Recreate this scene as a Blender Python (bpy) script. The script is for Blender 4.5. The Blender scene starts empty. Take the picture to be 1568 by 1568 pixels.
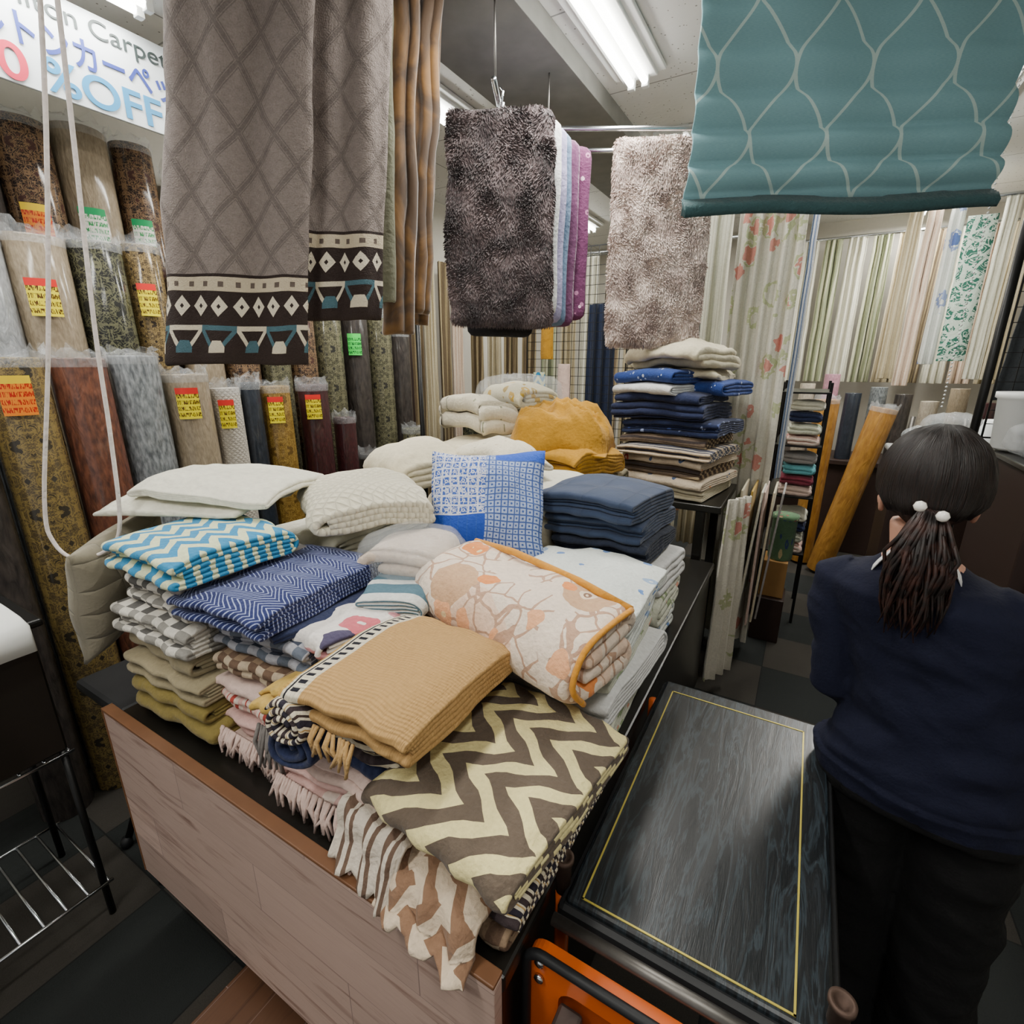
import bpy, math, random
from mathutils import Vector, Matrix, Euler, noise
random.seed(7)
R=random.random
def U(a,b): return a+(b-a)*random.random()
def lin(h):
    if isinstance(h,(tuple,list)): return tuple(h)+((1,) if len(h)==3 else ())
    h=h.lstrip('#'); o=[]
    for i in (0,2,4):
        c=int(h[i:i+2],16)/255
        o.append(c/12.92 if c<=.04045 else ((c+.055)/1.055)**2.4)
    return (*o,1)
# ---------------------------------------------------------------- shader DSL
class S:
    def __init__(s,M,k): s.M=M; s.k=k
    def op(s,o,b=None,c=None):
        n=s.M.nt.nodes.new('ShaderNodeMath'); n.operation=o
        for i,v in enumerate((s,b,c)):
            if v is None: continue
            if isinstance(v,S): s.M.nt.links.new(v.k,n.inputs[i])
            else: n.inputs[i].default_value=v
        return S(s.M,n.outputs[0])
    def __add__(s,o): return s.op('ADD',o)
    def __sub__(s,o): return s.op('SUBTRACT',o)
    def __mul__(s,o): return s.op('MULTIPLY',o)
    __rmul__=__mul__; __radd__=__add__
    def __truediv__(s,o): return s.op('DIVIDE',o)
    def frac(s): return s.op('FRACT')
    def floor(s): return s.op('FLOOR')
    def abs(s): return s.op('ABSOLUTE')
    def sin(s): return s.op('SINE')
    def lt(s,o): return s.op('LESS_THAN',o)
    def gt(s,o): return s.op('GREATER_THAN',o)
    def min(s,o): return s.op('MINIMUM',o)
    def max(s,o): return s.op('MAXIMUM',o)
    def inv(s): return (s*-1.0)+1.0
    def tri(s): return (s.frac()-.5).abs()*2.0
    def pow(s,o): return s.op('POWER',o)
class Mat:
    def __init__(s,name,rough=.85,metal=0,coat=0,spec=.3,sheen=0):
        s.m=bpy.data.materials.new(name); s.m.use_nodes=True; s.nt=s.m.node_tree
        s.b=s.nt.nodes['Principled BSDF']
        s.b.inputs['Roughness'].default_value=rough; s.b.inputs['Metallic'].default_value=metal
        s.b.inputs['Coat Weight'].default_value=coat; s.b.inputs['Coat Roughness'].default_value=.12
        s.b.inputs['Specular IOR Level'].default_value=spec
        s.b.inputs['Sheen Weight'].default_value=sheen
        s.tc=s.nt.nodes.new('ShaderNodeTexCoord')
        sp=s.nt.nodes.new('ShaderNodeSeparateXYZ'); s.nt.links.new(s.tc.outputs['UV'],sp.inputs[0])
        s.u=S(s,sp.outputs[0]); s.v=S(s,sp.outputs[1]); s.U=s.tc.outputs['UV']; s.O=s.tc.outputs['Object']
        sp=s.nt.nodes.new('ShaderNodeSeparateXYZ'); s.nt.links.new(s.O,sp.inputs[0])
        s.x,s.y,s.z=[S(s,q) for q in sp.outputs]
    def comb(s,a,b,c=0.):
        n=s.nt.nodes.new('ShaderNodeCombineXYZ')
        for i,v in enumerate((a,b,c)):
            if isinstance(v,S): s.nt.links.new(v.k,n.inputs[i])
            else: n.inputs[i].default_value=v
        return n.outputs[0]
    def noise(s,sc,det=2,vec=None,dist=0,rough=.5):
        n=s.nt.nodes.new('ShaderNodeTexNoise'); s.nt.links.new(vec if vec is not None else s.O,n.inputs['Vector'])
        n.inputs['Scale'].default_value=sc; n.inputs['Detail'].default_value=det; n.inputs['Distortion'].default_value=dist
        n.inputs['Roughness'].default_value=rough
        return S(s,n.outputs[0])
    def vor(s,sc,feat='F1',vec=None,rnd=1.):
        n=s.nt.nodes.new('ShaderNodeTexVoronoi'); n.feature=feat; s.nt.links.new(vec if vec is not None else s.U,n.inputs['Vector'])
        n.inputs['Scale'].default_value=sc; n.inputs['Randomness'].default_value=rnd
        d=S(s,n.outputs['Distance'])
        if feat=='F1':
            q=s.nt.nodes.new('ShaderNodeSeparateColor'); s.nt.links.new(n.outputs['Color'],q.inputs[0])
            return d,S(s,q.outputs[0]),S(s,q.outputs[1])
        return d
    def mix(s,f,a,b):
        n=s.nt.nodes.new('ShaderNodeMix'); n.data_type='RGBA'
        if isinstance(f,S): s.nt.links.new(f.k,n.inputs[0])
        else: n.inputs[0].default_value=f
        for v,i in ((a,6),(b,7)):
            if isinstance(v,(str,tuple)): n.inputs[i].default_value=lin(v)
            else: s.nt.links.new(v,n.inputs[i])
        return n.outputs[2]
    def dark(s,col,f):
        n=s.nt.nodes.new('ShaderNodeMix'); n.data_type='RGBA'; n.blend_type='MULTIPLY'; n.inputs[0].default_value=1
        if isinstance(col,(str,tuple)): n.inputs[6].default_value=lin(col)
        else: s.nt.links.new(col,n.inputs[6])
        s.nt.links.new(s.comb(f,f,f),n.inputs[7]); return n.outputs[2]
    def out(s,col,bump=None,st=.4,dist=.004):
        if isinstance(col,(str,tuple)): s.b.inputs['Base Color'].default_value=lin(col)
        else: s.nt.links.new(col,s.b.inputs['Base Color'])
        if bump is not None:
            n=s.nt.nodes.new('ShaderNodeBump'); n.inputs['Strength'].default_value=st; n.inputs['Distance'].default_value=dist
            s.nt.links.new(bump.k,n.inputs['Height']); s.nt.links.new(n.outputs[0],s.b.inputs['Normal'])
        return s.m
def weave(M,col,sc=90,b=1.5,extra=None,st=.7):
    n=M.noise(sc,3); n2=M.noise(11,3,dist=.8)
    col=M.dark(col,n*.35+.72+n2*.2)
    h=n*.5+n2*b
    if extra is not None: h=h+extra
    return M.out(col,h,st,.009)
def plain(name,c,sc=90,rough=.9,sheen=.1,st=.7):
    M=Mat(name,rough,sheen=sheen); return weave(M,c,sc,st=st)
def chevron(name,c1,c2,pu,pv,amp,duty=.5,swap=False,sc=120):
    M=Mat(name,.9,sheen=.1); u,v=(M.v,M.u) if swap else (M.u,M.v)
    t=(v*(1/pv)+(u*(1/pu)).tri()*amp).frac().lt(duty)
    return weave(M,M.mix(t,c1,c2),sc)
def stripes(name,base,bands,p,swap=False,sc=120):
    M=Mat(name,.9); u=M.u if not swap else M.v
    f=(u*(1/p)).frac(); col=base
    for a,b,c in bands: col=M.mix(f.gt(a)*f.lt(b),col,c)
    return weave(M,col,sc)
def check(name,c1,c2,c3,p,sc=120):
    M=Mat(name,.9); a=(M.u*(1/p)).frac().lt(.5); b=(M.v*(1/p)).frac().lt(.5)
    col=M.mix(a,c1,c2); col=M.mix(b*a,col,c3); col=M.mix(b*a.inv(),col,c2)
    return weave(M,col,sc)
def quilt(name,c,p,st=.6,dia=True,sc=150):
    M=Mat(name,.9,sheen=.15)
    a,b=(M.u+M.v,M.u-M.v) if dia else (M.u,M.v)
    h=((a*(1/p)).tri().inv().min((b*(1/p)).tri().inv())).pow(.5)
    return M.out(M.dark(c,h*.2+.8),h+M.noise(sc,2)*.15,st,.008)
def floral(name,base,cols,sc,size=.28):
    M=Mat(name,.88,sheen=.1)
    w=M.noise(25,2,M.U)
    d,c,c2=M.vor(sc); d=d+(w-.5)*.3
    m=d.lt(size)*c2.gt(.25); k=len(cols); fc=cols[0]
    for i in range(1,k): fc=M.mix(c.gt(i/k),fc,cols[i])
    fc=M.mix(d.lt(size*.35),fc,base)
    return weave(M,M.mix(m,base,fc),110)
def bearm():
    M=Mat('bear_print_blanket',.88,sheen=.15); w=M.noise(16,2,M.U); w2=M.noise(16,2,M.comb(M.v,M.u,3.))
    V=M.comb(M.u+w*.04,M.v+w2*.04)
    e=M.vor(21,'DISTANCE_TO_EDGE',V); n=M.noise(4,1,M.U)
    col=M.mix(n.gt(.55),'#e2d0bd','#dfc2aa')
    col=M.mix(e.lt(.05)*n.gt(.40),col,'#b59279')
    d,c,c2=M.vor(4.6,vec=V); m=d.lt(.27)*c2.gt(.55)
    col=M.mix(m,col,'#c29c79'); col=M.mix(d.lt(.10)*c2.gt(.55),col,'#e2cbb0'); col=M.mix((d-.05).abs().lt(.012)*c2.gt(.55),col,'#7d5b45')
    d,c,c2=M.vor(13,vec=V); fc=M.mix(c.gt(.5),'#dd8848','#e0a478'); fc=M.mix(d.lt(.1),fc,'#ead09e')
    col=M.mix(d.lt(.31)*c2.gt(.55),col,fc)
    return weave(M,col,110)
def simple(name,c,rough=.5,metal=0,coat=0,nz=.0,sc=20,bump=.1,spec=.4):
    M=Mat(name,rough,metal,coat,spec); n=M.noise(sc,4)
    return M.out(M.dark(c,n*nz+(1-nz*.5)),n,bump,.002)
# ---------------------------------------------------------------- geometry helpers
col=bpy.context.scene.collection
def mkobj(name,verts,faces,mat=None,uvs=None,smooth=True,parent=None,matidx=None):
    me=bpy.data.meshes.new(name); me.from_pydata([tuple(v) for v in verts],[],faces)
    if uvs is not None:
        l=me.uv_layers.new(name='UVMap')
        for lp in me.loops: l.data[lp.index].uv=uvs[lp.vertex_index]
    for m in (mat if isinstance(mat,list) else [mat] if mat else []): me.materials.append(m)
    if smooth: me.polygons.foreach_set('use_smooth',[True]*len(me.polygons))
    if matidx: me.polygons.foreach_set('material_index',matidx)
    me.update(); o=bpy.data.objects.new(name,me); col.objects.link(o)
    if parent: o.parent=parent
    return o
def empty(name,loc=(0,0,0),rz=0,parent=None):
    e=bpy.data.objects.new(name,None); e.location=loc; e.rotation_euler=(0,0,rz); col.objects.link(e); e.empty_display_size=.05
    if parent: e.parent=parent
    return e
def box(name,x0,x1,y0,y1,z0,z1,mat,bev=.004,parent=None,rot=None):
    c=Vector(((x0+x1)/2,(y0+y1)/2,(z0+z1)/2)); h=Vector((x1-x0,y1-y0,z1-z0))/2
    vs=[Vector((sx*h.x,sy*h.y,sz*h.z)) for sx in(-1,1) for sy in(-1,1) for sz in(-1,1)]
    f=[(0,1,3,2),(4,6,7,5),(0,4,5,1),(2,3,7,6),(0,2,6,4),(1,5,7,3)]
    o=mkobj(name,vs,f,mat,smooth=False,parent=parent); o.location=c
    if rot: o.rotation_euler=rot
    if bev>0:
        b=o.modifiers.new('b','BEVEL'); b.width=bev; b.segments=2; b.limit_method='NONE'
    return o
def frame_of(d):
    d=d.normalized(); a=Vector((0,0,1)) if abs(d.z)<.9 else Vector((1,0,0))
    x=d.cross(a).normalized(); return x,d.cross(x).normalized()
def loft(name,rings,mat,parent=None,cap=True,smooth=True):
    n=len(rings[0]); vs=[v for r in rings for v in r]; fs=[]
    for i in range(len(rings)-1):
        for j in range(n): fs.append((i*n+j,i*n+(j+1)%n,(i+1)*n+(j+1)%n,(i+1)*n+j))
    if cap: fs.append(tuple(range(n))[::-1]); fs.append(tuple((len(rings)-1)*n+j for j in range(n)))
    uv=[(j/n,i/max(1,len(rings)-1)) for i in range(len(rings)) for j in range(n)]
    return mkobj(name,vs,fs,mat,uv,smooth,parent)
def tube(name,pts,rad,mat,parent=None,n=10):
    pts=[Vector(p) for p in pts]; rings=[]
    if not isinstance(rad,(list,tuple)): rad=[rad]*len(pts)
    prev=None
    for i,p in enumerate(pts):
        d=(pts[min(i+1,len(pts)-1)]-pts[max(i-1,0)]).normalized()
        if prev is None: x,y=frame_of(d)
        else:
            x=(prev-d*prev.dot(d)).normalized(); y=d.cross(x)
        prev=x
        rings.append([p+(x*math.cos(a)+y*math.sin(a))*rad[i] for a in [2*math.pi*k/n for k in range(n)]])
    return loft(name,rings,mat,parent)
def lathe(name,prof,mat,loc,parent=None,n=28):
    rings=[[Vector((r*math.cos(2*math.pi*k/n),r*math.sin(2*math.pi*k/n),z)) for k in range(n)] for r,z in prof]
    o=loft(name,rings,mat,parent,cap=True); o.location=loc; return o
def join(name,objs,parent=None):
    vs=[];fs=[];uv=[];mi=[];mats=[]
    for o in objs:
        ev=None
        if o.modifiers:
            bpy.context.view_layer.update()
            dg=bpy.context.evaluated_depsgraph_get(); ev=o.evaluated_get(dg); me=ev.to_mesh()
        else: me=o.data
        off=len(vs); M=o.matrix_basis.copy()
        vuv=[(0.,0.)]*len(me.vertices)
        if len(me.uv_layers):
            lay=me.uv_layers[0].data
            for lp in me.loops: vuv[lp.vertex_index]=(lay[lp.index].uv[0],lay[lp.index].uv[1])
        vs+= [M@v.co for v in me.vertices]; uv+=vuv
        rm=[]
        for m in o.data.materials:
            if m not in mats: mats.append(m)
            rm.append(mats.index(m))
        for p in me.polygons:
            fs.append(tuple(off+i for i in p.vertices)); mi.append((rm[p.material_index] if rm else 0, bool(p.use_smooth)))
        if ev is not None: ev.to_mesh_clear()
    for o in objs: bpy.data.objects.remove(o,do_unlink=True)
    r=mkobj(name,vs,fs,mats,uv,True,parent,[a for a,b in mi])
    r.data.polygons.foreach_set('use_smooth',[b for a,b in mi])
    return r
def ribbon(name,paths,O,ax,ay,at,th,mat,namp=.0,nsc=6,v0=0,u0=0,parent=None):
    O,ax,ay,at=map(Vector,(O,ax,ay,at)); N=len(paths[0][1]); T0,T1=paths[0][0],paths[-1][0]; sg=1 if T1>T0 else -1
    e=min(th*.5,abs(T1-T0)*.2)*sg
    P=[(T0,paths[0][1],.4),(T0+e*.35,paths[0][1],.8),(T0+e,paths[0][1],1)]+[(t,p,1) for t,p in paths[1:-1]]+[(T1-e,paths[-1][1],1),(T1-e*.35,paths[-1][1],.8),(T1,paths[-1][1],.4)]
    vs=[];uv=[];fs=[]
    for t,p,k in P:
        p=[Vector(q) for q in p]; L=[];Rr=[];arc=[0]
        for i in range(1,N): arc.append(arc[-1]+(p[i]-p[i-1]).length)
        for i in range(N):
            d=p[min(i+1,N-1)]-p[max(i-1,0)]
            if d.length<1e-9: d=Vector((1,0))
            d.normalize(); nn=Vector((-d.y,d.x))*th/2*k
            if i in (0,N-1): nn*=.6
            L.append(p[i]+nn); Rr.append(p[i]-nn)
        for q,i in [(L[i],i) for i in range(N)]+[(Rr[i],i) for i in range(N-1,-1,-1)]:
            w=O+ax*q.x+ay*q.y+at*t
            if namp:
                w=w+Vector(noise.noise_vector((w+O*3)*nsc))*namp+Vector(noise.noise_vector(w*nsc*3.1))*namp*.3
            vs.append(w); uv.append((arc[i]+u0,t+v0))
    n=2*N
    for i in range(len(P)-1):
        for j in range(n): fs.append((i*n+j,(i+1)*n+j,(i+1)*n+(j+1)%n,i*n+(j+1)%n))
    for base,fl in ((0,0),((len(P)-1)*n,1)):
        for i in range(N-1):
            f=(base+i,base+i+1,base+n-2-i,base+n-1-i); fs.append(f[::-1] if fl else f)
    if sg<0: fs=[f[::-1] for f in fs]
    return mkobj(name,vs,fs,mat,uv,True,parent)
def fold_path(W,H,order,jit=.01,sag=.0):
    n=len(order); h=H/n; side=1; pts=[]
    joins=[(min(order[i],order[i+1]),max(order[i],order[i+1]),1 if i%2==0 else -1) for i in range(n-1)]
    x0=-(W/2-1.2*h-abs(U(0,jit)))
    for i,k in enumerate(order):
        z=(k+.5)*h
        if i<n-1:
            k2=order[i+1]; Rr=abs(k2-k)*h/2; a,b,sd=joins[i]
            ins=sum(1.15*h for (c,d,s2) in joins if s2==sd and c<=a and d>=b and (d-c)>(b-a))
            x1=side*(W/2-Rr-ins-U(0,jit))
        else: x1=side*(W/2-1.2*h-U(0,jit))
        for q in range(11):
            f=q/10; x=x0+(x1-x0)*f
            if q in(0,) and i>0: continue
            pts.append((x,z-sag*(2*x/W)**4*(z/H)))
        if i<n-1:
            z2=(k2+.5)*h; zc=(z+z2)/2; sg=1 if z2>z else -1
            for q in range(1,8):
                a=-math.pi/2+math.pi*q/8
                xx=x1+side*Rr*math.cos(a); zz=zc+sg*Rr*math.sin(a)
                pts.append((xx,zz-sag*min(1,abs(2*xx/W))**4*(zz/H)))
        x0=x1; side=-side
    return pts
BOOK=[1,0,3,2]; B6=[3,4,5,0,1,2]
def zig(n): return list(range(n))
def folded(name,cx,cy,z0,W,D,H,mat,rz=0,order=BOOK,namp=.008,rx=0,ry=0,jit=.012,sag=.01,nT=14,th=.9,nsc=7,u0=0):
    """local x is the folding direction; y the width"""
    p=fold_path(W,H,order,jit,sag); n=len(order)
    paths=[]
    for i in range(nT+1):
        t=-D/2+D*i/nT; s=sag*abs(2*t/D)**4
        dx=.004*math.sin(i*1.3+cx*9)
        paths.append((t,[(x+dx,z-s*z/H) for x,z in p]))
    o=ribbon(name,paths,(0,0,0),(1,0,0),(0,0,1),(0,1,0),H/n*th,mat,namp,nsc,u0=u0)
    k=Vector((cx*3,cy*5,z0*7))
    for v in o.data.vertices:
        v.co+=Vector(noise.noise_vector(v.co*5+k))*namp+Vector((0,0,noise.noise(v.co*13+k)*namp*.6))
    o.location=(cx,cy,z0); o.rotation_euler=Euler((rx,ry,rz),'XYZ')
    return o
def heap(name,cx,cy,z0,W,D,H,mat,rz=0,amp=.03,seed=0,n=54):
    """loosely gathered blanket: domed top with deep ridged folds"""
    vs=[];uv=[];fs=[]
    k=Vector((seed*3.1,seed*1.7,seed))
    for j in range(n+1):
        for i in range(n+1):
            a=-1+2*i/n;b=-1+2*j/n
            r=(abs(a)**3+abs(b)**3)**(1/3)
            x=a*W/2;y=b*D/2
            d=(max(0,1-r**5))**.5
            wq=Vector((x*5+.4*math.sin(y*16),y*9,0))+k
            rid=(1-abs(noise.noise(wq))*2.4)**2 if abs(noise.noise(wq))<.41 else 0
            wq2=Vector((x*13,y*7+.3*math.sin(x*21),3))+k
            rid2=max(0,1-abs(noise.noise(wq2))*3.2)
            z=H*d*(.8+.25*noise.noise(Vector((x*6,y*6,9))+k))+amp*d*rid+amp*.5*d*rid2
            px=x*(1-.12*max(0,r-.9)); 
            vs.append(Vector((px,y,z))+Vector(noise.noise_vector(Vector((x*9,y*9,z*9))+k))*amp*.35); uv.append((x,y))
    for j in range(n):
        for i in range(n):
            q=j*(n+1)+i; fs.append((q,q+1,q+n+2,q+n+1))
    bd=[i for i in range(n+1)]+[j*(n+1)+n for j in range(1,n+1)]+[n*(n+1)+i for i in range(n-1,-1,-1)]+[j*(n+1) for j in range(n-1,0,-1)]
    base=len(vs)
    for q in bd: vs.append(Vector((vs[q].x*.93,vs[q].y*.93,-.01))); uv.append(uv[q])
    m=len(bd)
    for i in range(m): fs.append((bd[(i+1)%m],bd[i],base+i,base+(i+1)%m))
    fs.append(tuple(base+i for i in range(m))[::-1])
    o=mkobj(name,vs,fs,mat,uv,True); o.location=(cx,cy,z0); o.rotation_euler=(0,0,rz); return o
def stack(cx,cy,z0,items,rz=0,name='folded_blanket',j=.012):
    z=z0
    for it in items:
        m,W,D,H=it[:4]; od=it[4] if len(it)>4 else BOOK
        folded(name,cx+U(-j,j),cy+U(-j,j),z,W*U(.95,1.03),D*U(.95,1.03),H,m,rz+U(-.08,.08),od)
        z+=H*.97
    return z
def spiral(r0,r1,turns,per=22,sq=1.):
    n=int(turns*per); return [((r0+(r1-r0)*i/n)*math.cos(2*math.pi*i/per),(r0+(r1-r0)*i/n)*math.sin(2*math.pi*i/per)*sq) for i in range(n+1)]
def hang(name,top,bot,z1,z0,th,mat,nT=14,namp=.004,parent=None,nsc=6,curve=1.0,shape=None):
    paths=[]
    for i in range(nT+1):
        f=i/nT; g=f**curve
        paths.append(((z1-z0)*f,[tuple(Vector(a).lerp(Vector(b),1-g)) for a,b in zip(top,bot)]))
    return ribbon(name,paths,(0,0,z0),(1,0,0),(0,1,0),(0,0,1),th,mat,namp,nsc,parent=parent)
def wavy(p0,p1,waves,amp,n=None,ph=0):
    n=n or max(12,waves*10); p0=Vector(p0);p1=Vector(p1); d=(p1-p0); nn=Vector((-d.y,d.x)).normalized()
    return [tuple(p0+d*i/n+nn*amp*math.sin(2*math.pi*waves*i/n+ph)+nn*amp*.4*math.sin(4.3*math.pi*waves*i/n)) for i in range(n+1)]
def curtain(name,p0,p1,z1,z0,waves,amp,mat,th=.006,ph=0,tw=.85,parent=None):
    c=(Vector(p0)+Vector(p1))/2
    bot=wavy(p0,p1,waves,amp,ph=ph); top=[tuple(c+(Vector(q)-c)*tw) for q in wavy(p0,p1,waves,amp*.8,ph=ph)]
    return hang(name,top,bot,z1,z0,th,mat,10,.004,parent)
def grid(name,p0,p1,z0,z1,step,mat,r=.0022):
    p0=Vector((*p0,0));p1=Vector((*p1,0)); L=(p1-p0).length; d=(p1-p0)/L
    n=int(L/step); vs=[];fs=[]
    def bar(a,b,r):
        x,y=frame_of(b-a); o=len(vs)
        for p in(a,b):
            for k in range(4): t=math.pi/4+k*math.pi/2; vs.append(p+(x*math.cos(t)+y*math.sin(t))*r)
        for k in range(4): fs.append((o+k,o+(k+1)%4,o+4+(k+1)%4,o+4+k))
        fs.append((o+3,o+2,o+1,o)); fs.append((o+4,o+5,o+6,o+7))
    Z=Vector((0,0,1))
    for i in range(n+1): q=p0+d*(L*i/n); bar(q+Z*z0,q+Z*z1,r*(2.2 if i in(0,n) else 1))
    m=int((z1-z0)/step)
    for j in range(m+1): h=z0+(z1-z0)*j/m; bar(p0+Z*h,p1+Z*h,r*(2.2 if j in(0,m) else 1))
    return mkobj(name,vs,fs,mat,smooth=False)
def fur(o,n,ln,mat,droop=.5,w=.0026):
    import bisect
    me=o.data; vco=[v.co.copy() for v in me.vertices]; tr=[]
    for p in me.polygons:
        vv=list(p.vertices)
        for i in range(1,len(vv)-1): tr.append((vco[vv[0]],vco[vv[i]],vco[vv[i+1]]))
    areas=[];s=0;nr=[]
    for A,B,C in tr:
        c=(B-A).cross(C-A); s+=c.length/2; areas.append(s); nr.append(c.normalized())
    vs=[];fs=[]
    for i in range(n):
        q=min(len(tr)-1,bisect.bisect(areas,R()*s)); A,B,C=tr[q]; a,b=R(),R()
        if a+b>1:a,b=1-a,1-b
        p=A+(B-A)*a+(C-A)*b; nn=nr[q]
        cl=Vector(noise.noise_vector(p*15))
        d=(nn*.8+cl*1.3+Vector((U(-.25,.25),U(-.25,.25),U(-.25,.25)-droop))).normalized()
        L=ln*U(.6,1.2); sd=d.cross(Vector((U(-1,1),U(-1,1),U(-1,1)))).normalized()*w
        k=len(vs); vs+= [p-sd,p+sd,p+d*L*.6+sd*.7,p+d*L+Vector((0,0,-L*.2))]; fs+=[(k,k+1,k+2),(k,k+2,k+3)]
    f=mkobj('fur_pile',vs,fs,mat,smooth=False)
    nm=o.name; r=join('tmp',[o,f]); r.name=nm; return r
# ---------------------------------------------------------------- materials
def tilefloor():
    M=Mat('carpet_tiles',.95); a=(M.x*2.6).floor()+(M.y*2.6).floor(); c=(a*.5).frac().gt(.25)
    st=(M.x*160).sin()*.15; n=M.noise(3,3); f=M.noise(260,2)
    g=((M.x*2.6).frac()-.5).abs().gt(.494).max(((M.y*2.6).frac()-.5).abs().gt(.494))
    cc=M.mix(c,'#1c1f1e','#312e29'); cc=M.mix(g,cc,'#121313')
    return M.out(M.dark(cc,n*.5+f*.6+.4),f+st,.4,.003)
m_floor=tilefloor()
def walls(name,c):
    M=Mat(name,.9); n=M.noise(60,4); return M.out(M.dark(c,n*.1+.93),n,.1,.002)
m_wall=walls('wall_paint','#b9b5aa')
def ceilm():
    M=Mat('ceiling_tile',.9); d,_,_2=M.vor(45,vec=M.O); n=M.noise(30,3)
    g=((M.y*1.6).frac()-.5).abs().gt(.494).max(((M.x*1.1).frac()-.5).abs().gt(.496))
    c=M.mix(d.lt(.16)*n.gt(.47),'#e0e0dd','#8d8d87'); c=M.mix(g,c,'#9a9a98'); return M.out(c,d,.2,.003)
m_ceil=ceilm()
def woodp(name,c1,c2,c3,planks=.14,ax='z',seam=True,rough=.45,coat=.1,gs=1.0):
    M=Mat(name,rough,coat=coat)
    if ax=='z': a,b=M.x,M.z
    else: a,b=M.y,M.x
    row=(b*(1/planks)).floor(); off=(row*.37).frac()
    v=M.comb(a*1.2*gs+off*7,b*14*gs,row*3.1)
    n=M.noise(2.2,5,v,1.2,.6); n2=M.noise(8,3,M.comb(a*3*gs,b*60*gs))
    t=M.noise(1,0,M.comb((a*1.4+off).floor()*3.3,row*5.7))
    c=M.mix(n,c1,c2); c=M.mix((n-.52)*4.5,c,c3) ; c=M.dark(c,t*.6+.65+n2*.14)
    if seam:
        s=((b*(1/planks)).frac()-.5).abs().gt(.495).max(((a*1.4+off).frac()-.5).abs().gt(.4985)); c=M.mix(s,c,'#84706a')
    return M.out(c,n,.15,.002)
m_panel=woodp('pink_oak_panel','#a58c80','#c6ada0','#7c5f53',.13)
m_brownfloor=woodp('brown_wood_sheet','#4c3224','#6a4932','#332118',.12,'y')
def blackoak():
    M=Mat('black_oak_board',.3,coat=.15,spec=.5); v=M.comb(M.x*15,M.y*1.8,0.)
    n=M.noise(2.5,6,v,1.0,.6); f=M.noise(20,3,M.comb(M.x*30,M.y*2))
    c=M.mix(((n-.5).abs()*-20.)+1.,'#0a0e11','#262f35'); c=M.mix(n.gt(.66),c,'#151b20')
    M.nt.links.new((n*.25+f*.15+.16).k,M.b.inputs['Roughness'])
    return M.out(c,n+f*.3,.3,.002)
m_boak=blackoak()
m_black=simple('black_laminate','#15130f',.35,coat=.2,nz=.3)
m_blackmetal=simple('black_metal','#101010',.4,.3)
m_darkplastic=simple('black_rubber','#17181a',.55)
m_chrome=simple('chrome','#c8ccd0',.22,1.)
m_steel=simple('worn_steel','#6d6a66',.45,.9,nz=.6,sc=60)
m_rust=simple('rusty_pipe','#54433a',.6,.6,nz=.8,sc=70)
m_orange=simple('orange_enamel','#cf5c12',.4,coat=.3,nz=.3,sc=12)
m_gold=simple('gold_line','#b9a94c',.4,.3)
m_trimwood=simple('wood_edge_trim','#6e4a30',.5,nz=.4)
m_white=simple('white_plastic','#e4e6e4',.4)
m_cord=plain('white_cord','#d6ccc6')
m_beam=simple('grey_concrete_beam','#7d7c78',.8,nz=.6,sc=9)
m_paper=simple('white_paper','#dfe0dc',.7)
m_cardboard=simple('cardboard','#8f6a3a',.8,nz=.2)
m_brownbox=simple('dark_brown_box','#2a1c17',.5,nz=.3)
def emis(name,c,s):
    M=Mat(name); M.b.inputs['Emission Color'].default_value=lin(c); M.b.inputs['Emission Strength'].default_value=s; return M.out(c)
m_tube=emis('fluorescent_tube','#fbfaf2',16)
def tagm(name,bg,ink,ink2):
    M=Mat(name,.45); n=M.noise(1,1,M.comb(M.u*26,M.v*7)); r=(M.v*5).frac()
    c=M.mix(n.gt(.5)*r.gt(.35),bg,ink); c=M.mix(M.v.gt(.8),c,ink2); return M.out(c)
m_tagY=tagm('price_tag_yellow','#f2e21a','#5a3a10','#e0302a'); m_tagG=tagm('price_tag_green','#f4f4ea','#2f9a55','#18a060')
m_tagO=tagm('price_tag_orange','#f08a20','#c02010','#f5d020'); m_tagN=tagm('neon_green_tag','#44e05a','#0d5520','#44e05a')
def ornate(name,base,c2,c3,p=.12,coat=.7):
    """mirrored scrollwork as on a woven persian rug"""
    M=Mat(name,.65,coat=coat); a=(M.u*(1/p)).tri(); b=(M.v*(1/(p*1.5))).tri()
    V=M.comb(a*1.1,b*1.3,0.)
    n=M.noise(2.6,3,V,.8); n2=M.noise(7,2,V,.5)
    cc=M.mix((n-.5).abs().lt(.035),base,c2); cc=M.mix(n.gt(.6),cc,c3); cc=M.mix((n2-.5).abs().lt(.03)*n.lt(.6),cc,c2); cc=M.mix((n-.6).abs().lt(.012),cc,c2)
    g=M.noise(170,2,M.U); cc=M.dark(cc,g*.7+.65)
    cr=M.noise(11,3,M.comb(M.u*2.4,M.v*.6),1.); return M.out(cc,cr+n*.1,.5,.02)
def rollplain(name,c,c2,sc=70,coat=.7,th=.5):
    M=Mat(name,.65,coat=coat); n=M.noise(sc,4,M.comb(M.u*2,M.v*.6)); cr=M.noise(14,3,M.comb(M.u*2,M.v*.5),1.5)
    return M.out(M.mix((n-.5)*3+.5,c,c2),cr,.5,.02)
r_gold=ornate('ornate_gold_rug','#54472f','#84703f','#2f291e',.15); r_rust=rollplain('rust_rug','#7b4a35','#4a2c23',40)
r_grey=rollplain('grey_shag','#8c9396','#4d5357',60); r_beige=rollplain('beige_rug','#a0917a','#867862'); r_cream=rollplain('cream_rug','#b6ac9a','#9a9082')
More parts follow.
